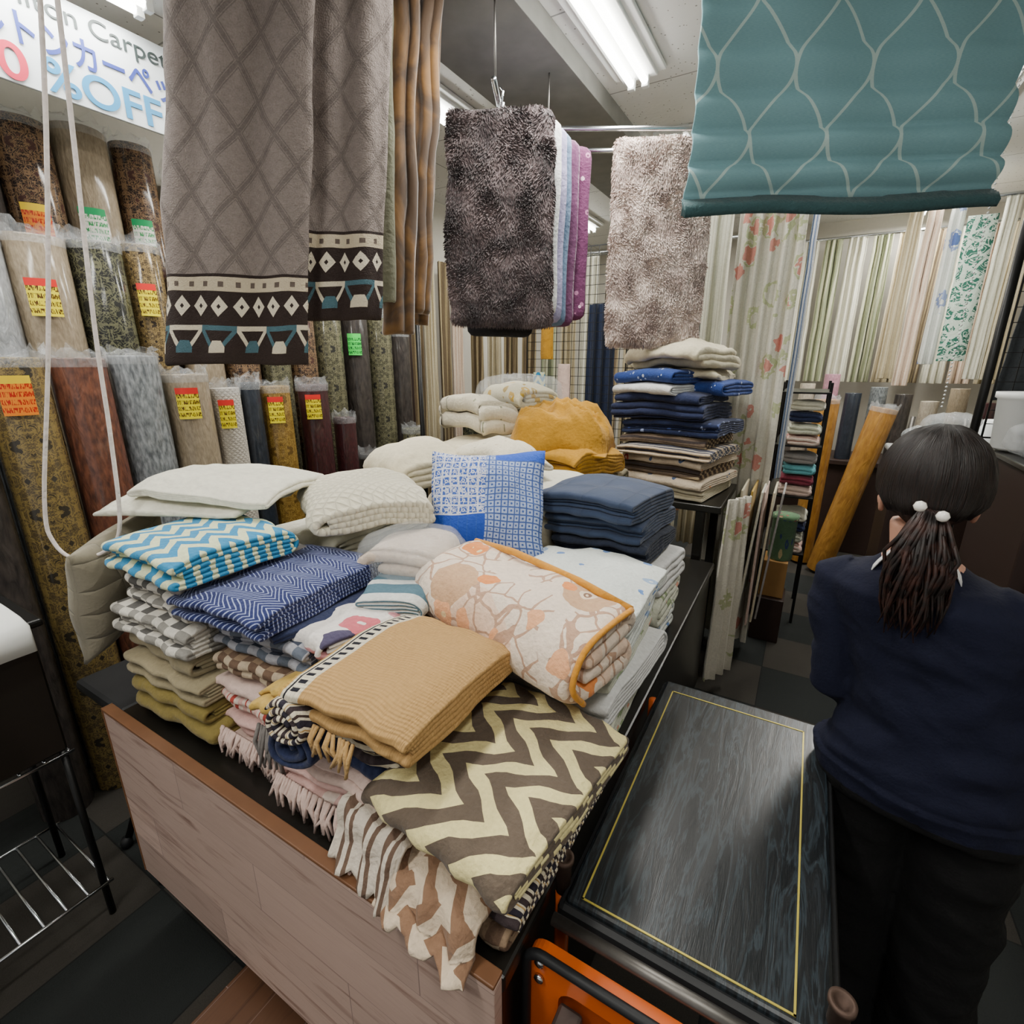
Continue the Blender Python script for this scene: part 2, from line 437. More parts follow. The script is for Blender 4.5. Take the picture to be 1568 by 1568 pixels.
r_brown=ornate('brown_persian_rug','#1f110d','#7d6246','#40211a'); r_vine=ornate('black_vine_rug','#0f100d','#5a5a42','#191b15',.2)
r_persian=ornate('gold_persian_rug','#44361f','#8d774a','#261b12',.09); r_red=rollplain('burgundy_rug','#46191c','#301317'); r_ochre=ornate('ochre_rug','#785a1e','#997b38','#624814',.16)
r_navy=rollplain('navy_rug','#232c38','#1a202b'); r_green=ornate('green_scroll_rug','#3b3a29','#706d52','#252520',.14); r_lgrey=rollplain('light_grey_wrap','#a3a6a9','#84888b')
r_mesh=quilt('white_mesh_rug','#bdb6aa',.02,.4); r_silver=rollplain('silver_shag','#969b9e','#53585c',45); r_wood=rollplain('wood_look_roll','#a5762e','#8c6022',20,coat=.8)
r_pink=rollplain('pink_rug','#b98a98','#9a6c7c'); r_dark=rollplain('dark_shiny_rug','#403935','#282422',30)
t_white=plain('white_blanket','#d2cfbe',60); t_cream=plain('cream_futon','#cbc1a6',60); t_quiltw=quilt('white_quilted_pad','#d6cfb8',.03,.6)
t_turq=chevron('turquoise_zigzag_throw','#2b7fab','#ced3ac',.065,.058,.8,.5)
t_navyh=chevron('navy_herringbone_throw','#1f2858','#8f99bd',.06,.0135,3.2,.28)
t_navy=plain('navy_blanket','#222a48',90); t_denim=quilt('denim_quilt','#334059',.12,.5,False); t_denimd=plain('dark_denim','#242b3b')
t_chev=chevron('brown_chevron_throw','#5b4f43','#d9cc92',.135,.088,1.15,.47)
t_olive=plain('olive_fleece','#7e6f3a'); t_olive2=plain('beige_fleece','#8f8468'); t_gcheck=check('grey_check_blanket','#8d8a83','#cfcabf','#5f5d5a',.07)
t_bcheck=check('brown_check_blanket','#b7a58c','#6a5444','#8f7860',.05); t_gpat=check('blue_grey_pattern','#5d6470','#9a9aa0','#3c4250',.06)
t_redw=stripes('red_check_throw','#d6c3b6',[(0,.2,'#a8453c'),(.4,.46,'#a8453c'),(.6,.8,'#cfa49a')],.06,True)
t_pink=floral('pink_blanket','#cfaaa2',['#d8c8bc','#b8807c'],16); t_pinkp=plain('pale_pink_fringe_throw','#cdb3a8')
t_tealw=stripes('teal_white_throw','#4d6a78',[(.0,.35,'#c6c8c4')],.07,True)
t_pw=floral('pink_white_print','#d8d2cc',['#c0606a','#46405a','#c98d92'],9,.36)
def tanm():
    M=Mat('tan_woven_throw',.92); v=M.v; u=M.u
    n=M.noise(160,2,M.comb(M.u*.4,M.v*3))
    c=M.mix(v.gt(.082),'#b8925c','#d8cfb8')
    tooth=(u*60).frac().lt(.45)
    c=M.mix(v.gt(.09)*v.lt(.108)*tooth,c,'#1d1d26'); c=M.mix(v.gt(.112)*v.lt(.117),c,'#1d1d26')
    c=M.mix(v.gt(.126),c,'#c29a4e')
    return M.out(M.dark(c,n*.6+.6),(u*900).sin()*.3+n+M.noise(11,3,dist=.8)*1.2,.6,.005)
t_tan=tanm()
t_tanp=plain('tan_weave','#b5915c',150); t_blackw=stripes('black_white_border','#d2c8b0',[(0,.25,'#2a2630'),(.35,.45,'#3a2c28'),(.6,.8,'#3c3234'),(.85,.9,'#b08f58')],.045)
t_mustard=plain('mustard_blanket','#a87a1a'); t_yel=plain('yellow_blanket','#b9984a')
t_bear=bearm()
t_pipe=plain('orange_piping','#c98a2c'); t_wblue=floral('white_blue_flower_blanket','#cfd4ce',['#5f82b8','#8fa6c4'],14,.27)
t_ivory=floral('ivory_floral_cushion','#d2c9b2',['#8a8a70','#b0a080'],24,.15); t_yelpk=floral('yellow_print','#d8cfb0',['#c9a020','#a88a30'],18,.33)
t_bdots=floral('blue_dot_blanket','#27407f',['#c3cde0','#9aaad0'],40,.2); t_bwh=plain('white_stripe_blanket','#d4d4d2')
t_navpat=floral('navy_pattern_blanket','#1d2747',['#8a95b8','#41528a'],28,.25); t_gstripe=stripes('grey_stripe_blanket','#4a4a55',[(0,.3,'#b8a58c'),(.5,.6,'#c7bda8')],.08)
t_patch=floral('fold_floral','#c8b7a0',['#ab4a44','#4a5a7a','#c98a5a'],18,.25); t_bstr=stripes('brown_stripe','#6a5a4c',[(0,.3,'#b8a484'),(.5,.7,'#3a3230')],.05)
t_greyfl=plain('grey_flannel','#8f8a88'); t_floralg=floral('green_floral_blanket','#c4c6b4',['#8a9a70','#c98a70','#7a98b0'],12,.3)
def bluepatch():
    M=Mat('blue_patchwork_cover',.85); u,v=M.u,M.v
    e=M.vor(36,'DISTANCE_TO_EDGE',rnd=.1); d,c,_=M.vor(36,rnd=.1); e2=M.vor(72,'DISTANCE_TO_EDGE',rnd=.6)
    p1=M.mix(e.lt(.1),'#3c5aa6','#c9cddb'); p1=M.mix(e2.lt(.06)*d.gt(.2),p1,'#c9cddb'); p1=M.mix((d-.14).abs().lt(.05),p1,'#c9cddb')
    p2=M.mix(M.vor(52,'DISTANCE_TO_EDGE',rnd=0.).lt(.1),'#9dacce','#3f5896'); p2=M.mix(M.vor(52,rnd=0.)[0].lt(.16),p2,'#3f5896')
    p3=M.mix((u*40).frac().lt(.06),'#2549a8','#35589f')
    left=u.lt(.175); up=v.gt(.125)
    c=M.mix(left,p2,p3); c=M.mix(left*up,c,p1); c=M.mix(u.gt(.2)*v.gt(.30),c,'#2f55ba')
    return weave(M,c,140)
t_bpatch=bluepatch()
def rugm():
    M=Mat('grey_quilted_rug',.95); u,v=M.u,M.v
    a=((u*1.35+v)*(1/.15)).tri().inv(); b=((u*1.35-v)*(1/.15)).tri().inv(); dia=a.min(b)
    line=dia.lt(.10).max((dia-.17).abs().lt(.03))
    nz=M.noise(70,3,M.U); n3=M.noise(260,2,M.U)
    base=M.mix(nz*.5+n3*.7-.1,'#5d5450','#958a84')
    base=M.dark(base,line*-.3+1.)
    dk='#2c221f'; cr='#b8ab93'
    c=M.mix(v.lt(.25),base,dk)
    c=M.mix(v.gt(.205)*v.lt(.242),c,cr); dots=((u*24).frac()-.5).abs().lt(.16)*((v-.223).abs().lt(.007)); c=M.mix(dots,c,'#5a4f48')
    di=((u*19).tri()*.5+((v-.165).abs()*14)).lt(.40); c=M.mix(di*v.lt(.2),c,'#cbc2ae')
    hh=((u*19).tri()*.5+((v-.165).abs()*14)).lt(.10); c=M.mix(hh*v.lt(.2),c,dk)
    t=(u*11).tri(); par=((u*5.5+.25).frac().lt(.5))
    c=M.mix(((t*.075+.02-(v*-1.+.115)).gt(0.))*v.gt(.04)*v.lt(.112),c,M.mix(par,'#c4baa5','#42606a'))
    c=M.mix(((t*.075-.0-(v*-1.+.115)).gt(0.))*v.lt(.098)*v.gt(.02),c,dk)
    c=M.mix((t*.09+.002-v).gt(0.)*v.gt(.035)*v.lt(.07)*t.gt(.55),c,M.mix(par,'#42606a','#c4baa5'))
    return M.out(c,line*-1.8+n3*.6+nz*.6,.8,.007)
t_rug=rugm()
def velvet(name,c,c2):
    M=Mat(name,.75,sheen=.35); n=M.noise(7,4,dist=1.); return M.out(M.mix((n-.4)*3,c,c2),n,.5,.012)
t_velv=velvet('bronze_velvet','#3d2810','#7a5522'); t_velg=plain('sage_edge','#6a6a58')
def furm(name,c,c2):
    M=Mat(name,.8,sheen=.3); n=M.noise(10,3); n2=M.noise(200,1); return M.out(M.mix((n-.35)*3+(n2-.5),c,c2),M.noise(120,3),.6,.01)
t_furd=furm('charcoal_fur','#33282a','#786868'); t_furb=furm('mushroom_fur','#a8938a','#e4d3c8')
def blindm():
    M=Mat('teal_ogee_fabric',.8); a=M.v; b=M.u; P=1/.205; k=2*math.pi/.36
    sw=(b*k).sin()*.25
    l1=((a*P+sw).frac()-.5).abs(); l2=((a*P+.5-sw).frac()-.5).abs(); l=l1.min(l2)
    n=M.noise(200,2,M.comb(M.u*4,M.v*.5))
    c=M.mix((n-.5)*2+.3,M.mix(l.lt(.024),'#7fa9b0','#b8d0cb'),M.mix(l.lt(.024),'#6f9ba4','#aac8c4'))
    return M.out(c,n,.2,.002)
t_blind=blindm(); t_hem=plain('dark_teal_hem','#365558',150)
def curt(name,c,c2,w=.05,bl=None):
    M=Mat(name,.85,sheen=.1); cc=M.mix((M.u*(1/w)).frac().lt(.4),c,c2)
    if bl:
        d,k,k2=M.vor(7.5); dd=d+(M.noise(30,2,M.U)-.5)*.5; cc=M.mix(dd.lt(.3)*k2.gt(.35),cc,bl[0]); cc=M.mix((dd-.4).abs().lt(.06)*k.gt(.5),cc,bl[1])
    return weave(M,cc,120,.3)
c_floral=curt('rose_floral_curtain','#d4cfc0','#cfcabb',.1,['#c98a7c','#b0b48c']); c_sage=curt('sage_stripe_curtain','#858b6d','#b5b598',.06); c_beige=curt('beige_curtain','#a89b7c','#bcb296',.04)
c_ivory=curt('ivory_sheer','#d3d1c0','#bebba8',.03); c_brown=curt('brown_stripe_curtain','#64553f','#9a8a68',.05); c_pinkb=curt('peach_lace_curtain','#c9b09a','#d5c6b4',.02)
c_navy=curt('navy_cloth','#1c2538','#232d45',.1); c_blueflo=curt('blue_floral_panel','#c9ccc6','#c9ccc6',.1,['#4a5f96','#7c8ab0']); c_green=curt('leaf_curtain','#c3cca6','#dde0cb',.07,['#8fa860','#b8c480'])
def damask():
    M=Mat('green_damask_panel',.85); w=M.noise(12,2,M.U); e=M.vor(13,'DISTANCE_TO_EDGE',M.comb(M.u+w*.06,M.v+w*.06)); n=M.noise(22,1,M.U,2)
    return weave(M,M.mix(((n-.5).abs().lt(.05)).max(e.lt(.09)),'#2f6253','#b8c8ba'),120)
c_damask=damask()
# ---------------------------------------------------------------- room
box('floor',-3.2,2.4,-2.2,6.2,-.1,0,m_floor,0)
box('ceiling',-3.2,2.4,-2.2,6.2,2.8,2.9,m_ceil,0)
box('wall_left',-2.82,-2.7,-2.2,6.2,0,2.8,m_wall,0)
box('wall_back',-2.7,2.0,5.7,5.82,0,2.8,m_wall,0)
box('wall_right',2.0,2.12,-2.2,5.82,0,2.8,m_wall,0)
box('trim_1',-1.42,-1.0,-2.2,5.7,2.72,2.8,m_beam,.002)
box('trim_2',-1.47,-1.44,-2.2,5.7,2.77,2.8,m_blackmetal,.001)
box('baseboard_back',-2.7,2.0,5.68,5.7,0,.08,m_trimwood,.002)
def fixture(x,y0,y1,e=20,z=2.8):
    g=empty('fluorescent_ceiling_light',(x,(y0+y1)/2,z)); L=(y1-y0)
    box('housing',-.075,.075,-L/2,L/2,-.035,0,m_white,.004,g)
    box('reflector_left',-.11,-.07,-L/2,L/2,-.022,-.006,m_white,.003,g); box('reflector_right',.07,.11,-L/2,L/2,-.022,-.006,m_white,.003,g)
    for s in(-.03,.03):
        tube('tube_%s'%('a' if s<0 else 'b'),[(s,-L/2+.03,-.055),(s,L/2-.03,-.055)],.014,m_tube,g,12)
        for q in(-1,1): box('socket',s-.014,s+.014,q*(L/2-.02)-.012,q*(L/2-.02)+.012,-.075,-.03,m_white,.002,g)
    l=bpy.data.lights.new('tube_lamp','AREA'); l.shape='RECTANGLE'; l.size=.16; l.size_y=L*.95; l.energy=e; l.color=(1,.975,.915)
    lo=bpy.data.objects.new('tube_lamp',l); lo.location=(0,0,-.085); lo.parent=g; col.objects.link(lo)
for x,a,b,e in [(-.82,1.3,2.5,36),(-1.72,1.35,2.45,20),(-2.12,-.1,1.2,20),(-.82,-1.2,0,27),(.5,-.6,.6,14),(-.82,3.1,4.3,26),(.5,2.9,4.1,36),(-1.9,3.5,4.7,20),(.6,4.5,5.5,38)]: fixture(x,a,b,e)
g=empty('recessed_downlight',(-1.9,2.75,2.8)); lathe('trim_ring',[(.06,-.001),(.062,-.012),(.085,-.01),(.088,-.001)],m_white,(0,0,0),g); lathe('lens',[(.001,-.003),(.05,-.006),(.058,-.002)],m_chrome,(0,0,0),g)
# ---------------------------------------------------------------- carpet rolls
def film():
    M=Mat('clear_plastic_film',.15,spec=.6); M.b.inputs['Alpha'].default_value=.2; n=M.noise(30,3,dist=2); return M.out('#e8ecef',n,.8,.01)
m_film=film()
def roll(name,x,y,z0,h,r,mat,tag=None,tz=.85,lean=None,yaw=None,frill=True):
    p=spiral(r*.3,r,4.2,20); a0=math.atan2(-y,-x) if yaw is None else yaw; ph=a0+math.pi-.2*2*math.pi
    p=[(a*math.cos(ph)-b*math.sin(ph),a*math.sin(ph)+b*math.cos(ph)) for a,b in p]
    g=empty(name,(x,y,z0))
    ribbon('rolled_carpet',[(h*i/4,p) for i in range(5)],(0,0,0),(1,0,0),(0,1,0),(0,0,1),r*.13,mat,.004,5,parent=g)
    if tag:
        w=.75; hh=.12; vs=[];uv=[];fs=[]
        for j in range(2):
            for i in range(7): a=a0-w*.55+w*1.1*i/6; vs.append(((r+.014)*math.cos(a),(r+.014)*math.sin(a),h*tz-hh/2+hh*j)); uv.append((i/6,j))
        for i in range(6): fs.append((i,i+1,8+i,7+i))
        mkobj('price_tag',vs,fs,tag,uv,True,g)
    if frill:
        rings=[]; M_=24
        for k,(rr,zz) in enumerate([(r+.004,h-.03),(r+.004,h),(r*.95,h+.012),(r*1.0,h+.022)]):
            rings.append([Vector(((rr+U(-.003,.006)*k)*math.cos(2*math.pi*i/M_),(rr+U(-.003,.006)*k)*math.sin(2*math.pi*i/M_),zz+U(-.006,.01)*k)) for i in range(M_)])
        loft('plastic_wrap',rings,m_film,g,cap=False)
    if lean: g.rotation_euler=lean
    return g
low=[(.445,r_dark,1.60,.08,None),(.62,r_gold,1.62,.085,m_tagO),(.795,r_rust,1.62,.082,None),(.965,r_silver,1.63,.08,None),(1.14,r_beige,1.56,.082,m_tagY),(1.295,r_mesh,1.5,.06,m_tagY),(1.41,r_navy,1.52,.045,None),(1.535,r_ochre,1.5,.068,m_tagY),(1.75,r_red,1.5,.075,m_tagY),(1.94,r_red,1.32,.06,None),(2.10,r_dark,1.1,.06,None),(2.28,r_lgrey,1.05,.07,None),(2.5,r_green,1.2,.07,None)]
for y,m,h,r,t in low: roll('carpet_roll',-2.2,y,0,h,r,m,t,.93)
mid=[(.50,r_lgrey,2.0,.08,None),(.655,r_lgrey,2.0,.08,None),(.82,r_beige,2.02,.09,m_tagY),(1.0,r_vine,2.03,.085,None),(1.16,r_persian,2.05,.065,m_tagY),(1.34,r_beige,2.0,.08,None),(1.52,r_brown,1.95,.08,None),(1.7,r_green,2.0,.075,m_tagY),(1.87,r_brown,1.9,.075,None),(2.05,r_green,1.95,.08,None),(2.25,r_dark,1.9,.08,m_tagN),(2.45,r_green,1.9,.08,None),(2.63,r_dark,1.8,.07,None)]
for y,m,h,r,t in mid: roll('carpet_roll',-2.4,y,0,h,r,m,t,.9)
up=[(.6,r_dark,2.4,.07,None),(.75,r_dark,2.42,.08,None),(.92,r_brown,2.43,.085,m_tagO),(1.10,r_beige,2.46,.09,m_tagG),(1.28,r_brown,2.46,.075,m_tagG),(1.48,r_beige,2.4,.08,None),(1.66,r_red,2.42,.08,None),(1.85,r_cream,2.4,.08,None),(2.03,r_brown,2.4,.08,None),(2.22,r_green,2.4,.08,None),(2.42,r_persian,2.3,.08,None)]
for y,m,h,r,t in up: roll('carpet_roll',-2.58,y,0,h,r,m,t,.86)
box('pillar',-2.68,-2.5,2.74,2.88,0,2.8,m_brownbox,.004)
tube('rack_post',[(-1.95,2.3,0),(-1.95,2.3,1.95)],.014,m_blackmetal)
# ---------------------------------------------------------------- sign
g=empty('carpet_sale_sign',(-2.24,.75,2.57))
sg=simple('sign_board','#d3dade',.5)
box('board',-.006,.006,-.85,.75,-.145,.145,sg,.002,g)
tx={'n':simple('navy_ink','#2a3a8a',.5),'r':simple('red_ink','#c4304a',.5),'b':simple('blue_ink','#2f86b8',.5),'g':simple('dark_ink','#303a3a',.5)}
def text(body,y,z,size,m,sx=1.,off=0):
    c=bpy.data.curves.new('lettering','FONT'); c.body=body; c.size=size; c.extrude=.001; c.offset=off; c.materials.append(tx[m])
    o=bpy.data.objects.new('lettering',c); col.objects.link(o); o.parent=g; o.location=(.009,y,z); o.rotation_euler=(math.pi/2,0,math.pi/2); o.scale=(sx,1,1)
text('Wilton Carpet',.03,.075,.075,'g',1.15); text('ウィルトンカーペット',-.16,-.028,.10,'n',.8,.0015); text('50',-.04,-.135,.135,'r',1.15,.002); text('%OFF',.15,-.13,.13,'b',1.1,.002)
# ---------------------------------------------------------------- hanging textiles
def panelpath(p0,p1,bow,n=24,ph=0,wv=.012):
    p0=Vector(p0);p1=Vector(p1);d=p1-p0;nn=Vector((d.y,-d.x)).normalized()
    return [tuple(p0+d*i/n+nn*(bow*math.sin(math.pi*i/n)+wv*math.sin(7*i/n+ph)+wv*.5*math.sin(17*i/n+ph))) for i in range(n+1)]
g=empty('hanging_quilted_rug')
def W0(r,f): return (.864*r-.503*f,.503*r+.864*f)
hang('front_fall',panelpath(W0(-.84,1.60),W0(-.47,1.60),.03,wv=.02),panelpath(W0(-1.05,1.60),W0(-.635,1.63),.05,wv=.018),2.78,1.60,.022,t_rug,22,.013,g,4)
hang('side_fall',panelpath(W0(-.54,1.66),W0(-.32,1.75),.03,ph=2),panelpath(W0(-.66,1.68),W0(-.43,1.75),.03,ph=2,wv=.016),2.78,1.735,.022,t_rug,22,.013,g,4)
tube('hanger_bar',[(*W0(-.9,1.55),2.765),(*W0(-.2,1.85),2.765)],.012,m_chrome,g)
def serp(c,w,dep,n,ang,rx=0):
    pts=[];ca,sa=math.cos(ang),math.sin(ang)
    for i in range(n):
        y=dep*i/(n-1); s=1 if i%2==0 else -1
        for q in range(6):
            x=s*(-w/2+w*q/5)*(1-.08*((i*7)%3)); pts.append((c[0]+x*ca-y*sa,c[1]+x*sa+y*ca))
    return pts
g=empty('hanging_velvet_throw')
c_=W0(-.44,1.82); ct=W0(-.38,1.82)
hang('sage_layer',serp(ct,.06,.03,2,.5),serp(c_,.08,.04,2,.5),2.78,1.80,.012,t_velg,10,.006,g)
hang('bronze_fold_a',panelpath(W0(-.36,1.88),W0(-.27,1.88),.02,12),panelpath(W0(-.455,1.88),W0(-.36,1.90),.03,12),2.78,1.70,.03,t_velv,16,.014,g)
hang('bronze_fold_b',panelpath(W0(-.28,1.95),W0(-.21,1.95),.02,12),panelpath(W0(-.375,1.95),W0(-.315,1.97),.03,12),2.78,1.77,.035,t_velv,16,.014,g)
hang('bronze_fold_c',panelpath(W0(-.36,2.02),W0(-.22,2.02),.02,12),panelpath(W0(-.42,2.02),W0(-.32,2.02),.03,12),2.78,1.74,.03,t_velv,12,.012,g)
FR=Vector((.864,.503)); FF=Vector((-.503,.864))
W2=W0
def slab(name,r0,r1,f,z0,z1,tck,mat,dbl=True,corner=.04,flare=.0):
    m=18; O=Vector((*W2((r0+r1)/2,f),0)); w=(r1-r0)/2; h=(z1-z0)
    vs=[];uv=[];fs=[]
    def half(z):
        zz=min(z-z0,z1-z); c=corner
        return w+flare*(1-(z-z0)/h)-(c-math.sqrt(max(0,c*c-(c-zz)**2)) if zz<c else 0)
    K=28
    zs=[z0+h*(.5-.5*math.cos(math.pi*i/m)) for i in range(m+1)]
    for z in zs:
        hw=half(z) if 0<z-z0 and z<z1-1e-6 else w-corner
        fz=min(1,math.sqrt(min(1,max(0.02,min(z-z0,z1-z)/(tck*.5)))))
        for k in range(K):
            a=2*math.pi*k/K; ca,sa=math.cos(a),math.sin(a)
            x=hw*abs(ca)**.25*(1 if ca>0 else -1); y=tck/2*fz*abs(sa)**.4*(1 if sa>0 else -1)
            p=O+Vector((FR.x*x+FF.x*y,FR.y*x+FF.y*y,z)); p+=Vector(noise.noise_vector(p*4))*.012
            vs.append(p); uv.append((x,z-z0))
    for i in range(m):
        for k in range(K): fs.append((i*K+k,i*K+(k+1)%K,(i+1)*K+(k+1)%K,(i+1)*K+k))
    fs.append(tuple(range(K))[::-1]); fs.append(tuple(m*K+k for k in range(K)))
    return mkobj(name,vs,fs,mat,uv,True)
o=slab('hanging_charcoal_fur_rug',-.23,.14,2.1,1.75,2.465,.05,t_furd,corner=.022,flare=.012); o=fur(o,52000,.015,t_furd,.7)
bl=[(t_bwh,.18,2.18,1.79),(plain('lilac_blanket','#8f8aa8'),.21,2.24,1.77),(plain('steel_blue_blanket','#5c7088'),.235,2.29,1.76),(plain('plum_blanket','#54284a',sheen=.4),.275,2.36,1.76),(floral('plum_print_blanket','#5a2a4c',['#c9a8b8','#a06a8a'],26,.25),.33,2.42,1.79),(plain('black_fleece','#15151a'),.1,2.48,1.72)]
for m,r,f,z in bl: slab('hanging_blanket',-.26+.05,r,f,z,2.47,.035,m)
o=slab('hanging_mushroom_fur_rug',.43,.85,2.42,1.68,2.5,.045,t_furb,corner=.02); o=fur(o,52000,.014,t_furb,.6)
slab('hanging_grey_blanket',.70,.90,2.55,1.6,2.45,.03,plain('slate_cloth','#6f7577'))
g=empty('ceiling_display_rail')
for p,q in [((*W2(-.06,1.98),2.5),(*W2(.0,2.75),2.5)),((*W2(.1,2.42),2.53),(*W2(1.1,2.42),2.53)),((*W2(.1,2.47),2.47),(*W2(1.1,2.47),2.47))]: tube('rail',[p,q],.009,m_chrome,g)
for r_,f_ in [(-.055,2.0),(-.005,2.7),(.15,2.42),(1.0,2.42)]: tube('drop_rod',[(*W2(r_,f_),2.8),(*W2(r_,f_),2.5)],.003,m_steel,g,6)
for i,f in enumerate([2.1,2.18,2.26,2.34,2.42]):
    c=Vector((*W2(-.04,f),2.5)); tube('hook',[c+Vector((0,0,.03)),c+Vector((.012,0,.015)),c+Vector((0,0,-.03))],.003,m_chrome,g,6)
# ---------------------------------------------------------------- roman blind
pts=[(0.0,2.79),(0.0,2.60)]
pl=[(2.60,2.50,.012),(2.50,2.40,.02),(2.40,2.30,.025),(2.30,2.21,.03),(2.21,2.13,.035),(2.13,2.07,.03)]
for z1_,z0_,d in pl:
    for q in range(1,9):
        f=q/8; pts.append((d*max(0,math.sin(math.pi*f))**.8*(1-.4*f)+.008*(f), z1_+(z0_-z1_)*f))
pts+=[(0.0,2.06),(.002,2.04)]
Lp=W2(.49,1.62); Rp=W2(1.34,1.60)
at=(Vector(Rp)-Vector(Lp)); wid=at.length; at=Vector((at.x,at.y,0)).normalized(); nrm=Vector((at.y,-at.x,0))
g=empty('roman_blind')
def bz(t,y): return y+(.018*(t/wid) if y<2.5 else 0)
ribbon('fabric',[(wid*i/30,[(x+.006*math.sin(i*.5+y*9),bz(wid*i/30,y)) for x,y in pts]) for i in range(31)],(*Lp,0),tuple(nrm),(0,0,1),tuple(at),.006,t_blind,.005,5,parent=g)
for k in range(4):
    ribbon('hem_fold_%d'%k,[(-.005+(wid+.01)*i/20,[(.0+.01*k,2.05-.006*k+.018*i/20+.005*math.sin(i*.4)),(.012+.01*k,2.03-.006*k+.018*i/20+.005*math.sin(i*.4)),(.004+.01*k,2.008-.004*k+.018*i/20+.005*math.sin(i*.4))]) for i in range(21)],(*Lp,0),tuple(nrm),(0,0,1),tuple(at),.006,t_hem,.003,5,parent=g)
tube('head_rail',[Vector((*Lp,2.79)),Vector((*Rp,2.79))],.015,m_white,g)
c0=Vector((*Rp,0))+at*.012
bpts=[c0+Vector((.0,0,2.72-.012*i)) for i in range(105)]
vs=[];fs=[]
for p in bpts:
    k=len(vs); r=.0038
    vs+=[p+Vector(d)*r for d in((1,0,0),(0,1,0),(-1,0,0),(0,-1,0),(0,0,1),(0,0,-1))]
    fs+=[(k,k+1,k+4),(k+1,k+2,k+4),(k+2,k+3,k+4),(k+3,k,k+4),(k+1,k,k+5),(k+2,k+1,k+5),(k+3,k+2,k+5),(k,k+3,k+5)]
mkobj('bead_chain',vs,fs,m_white,smooth=True,parent=g)
g=empty('hanging_cord_loop')
def cam(r,f,z): return Vector((*W2(r,f),z))
P=[cam(-.80,1.15,2.79),cam(-.87,1.15,2.24),cam(-1.0,1.15,1.69),cam(-1.115,1.15,1.29),cam(-1.12,1.15,1.18),cam(-1.07,1.15,1.138),cam(-.995,1.16,1.165),cam(-.955,1.16,1.235),cam(-.93,1.16,1.45),cam(-.91,1.16,1.69),cam(-.85,1.16,2.2),cam(-.79,1.16,2.79)]
def smoothpts(P,k=6):
    out=[]
    for i in range(len(P)-1):
        p0,p1,p2,p3=P[max(i-1,0)],P[i],P[i+1],P[min(i+2,len(P)-1)]
        for q in range(k):
            t=q/k; out.append(.5*((2*p1)+(p2-p0)*t+(2*p0-5*p1+4*p2-p3)*t*t+(3*p1-p0-3*p2+p3)*t**3))
    out.append(P[-1]); return out
tube('cord',smoothpts(P),.0045,m_cord,g,8)
# ---------------------------------------------------------------- main display table
g=empty('display_table')
box('front_panel',-1.46,-.268,.41,.432,.2,.742,m_panel,.002,g)
box('front_panel_edge',-1.46,-.268,.408,.434,.742,.75,m_trimwood,.002,g)
box('front_panel_side_edge',-1.464,-1.46,.408,.434,.2,.75,m_trimwood,.001,g)
box('table_top',-1.45,-.268,.436,2.31,.69,.725,m_black,.006,g)
box('side_apron_left',-1.44,-1.42,.45,2.3,.1,.69,m_black,.003,g); box('side_apron_right',-.30,-.28,.45,2.3,.1,.69,m_black,.003,g)
box('back_apron',-1.42,-.3,2.26,2.29,.1,.69,m_black,.003,g)
box('plinth',-1.38,-.34,.62,2.22,0,.2,m_black,.003,g)
g=empty('rear_display_shelf')
box('shelf_top',-1.5,-.27,2.33,2.86,.95,.985,m_black,.005,g)
for x in(-1.47,-.36):
    for y in(2.36,2.83): box('leg',x-.02,x+.02,y-.02,y+.02,0,.95,m_black,.003,g)
box('lower_shelf',-1.48,-.34,2.34,2.85,.5,.53,m_black,.004,g)
H90=math.pi/2; Z0=.727
stack(-1.26,.66,Z0,[(t_olive,.40,.34,.075,zig(3)),(t_olive,.38,.33,.05),(t_olive2,.38,.34,.065,B6),(t_olive2,.36,.33,.055),(t_gcheck,.38,.34,.08,B6),(t_gcheck,.36,.33,.075,B6),(t_greyfl,.34,.32,.04)],H90)
folded('folded_zigzag_throw',-1.20,.60,1.155,.30,.31,.075,t_turq,H90-.02,order=B6,namp=.006,sag=.012)
stack(-.95,.72,Z0,[(t_pinkp,.42,.30,.045),(t_pink,.42,.30,.055,B6),(t_redw,.41,.31,.065,zig(5)),(t_pinkp,.41,.30,.035),(t_bcheck,.40,.30,.065,zig(5)),(t_gpat,.40,.30,.075,B6)],H90)
folded('folded_navy_throw',-.96,.71,1.055,.38,.28,.025,t_navy,H90-.16,order=[0,1])
folded('folded_herringbone_throw',-1.0,.665,1.078,.38,.28,.065,t_navyh,H90+.08,order=B6,namp=.006,sag=.012)
folded('folded_teal_stripe_throw',-.80,.86,1.045,.16,.28,.06,t_tealw,.45,order=B6)
folded('folded_print_throw',-.80,.66,1.03,.2,.14,.05,t_pw,H90-.3,namp=.010,u0=.3)
folded('folded_yellow_throw',-.77,.60,.95,.3,.12,.06,t_yel,H90-.15,order=zig(4))
stack(-.66,.66,Z0,[(t_pinkp,.36,.34,.055),(t_pink,.38,.34,.055,B6),(t_pinkp,.36,.32,.045,zig(4)),(t_navy,.36,.29,.045),(t_blackw,.36,.29,.065,B6),(t_pinkp,.34,.28,.03)],H90)
folded('folded_tan_woven_throw',-.575,.60,1.015,.33,.285,.08,t_tan,H90-.02,order=B6,namp=.006,sag=.022)
def rolled(name,c,L,r,turns,mat,th,rz,sq=.8):
    o=ribbon(name,[(-L/2+L*i/12,[(x*(1+.08*math.sin(i*.8)),y) for x,y in spiral(r*.25,r,turns,20,sq)]) for i in range(13)],(0,0,0),(1,0,0),(0,0,1),(0,1,0),th,mat,.010,9)
    o.location=c; o.rotation_euler=(0,0,rz); return o
rolled('rolled_navy_throw',(-.720,.57,.955),.30,.052,2.2,t_navy,.013,.15)
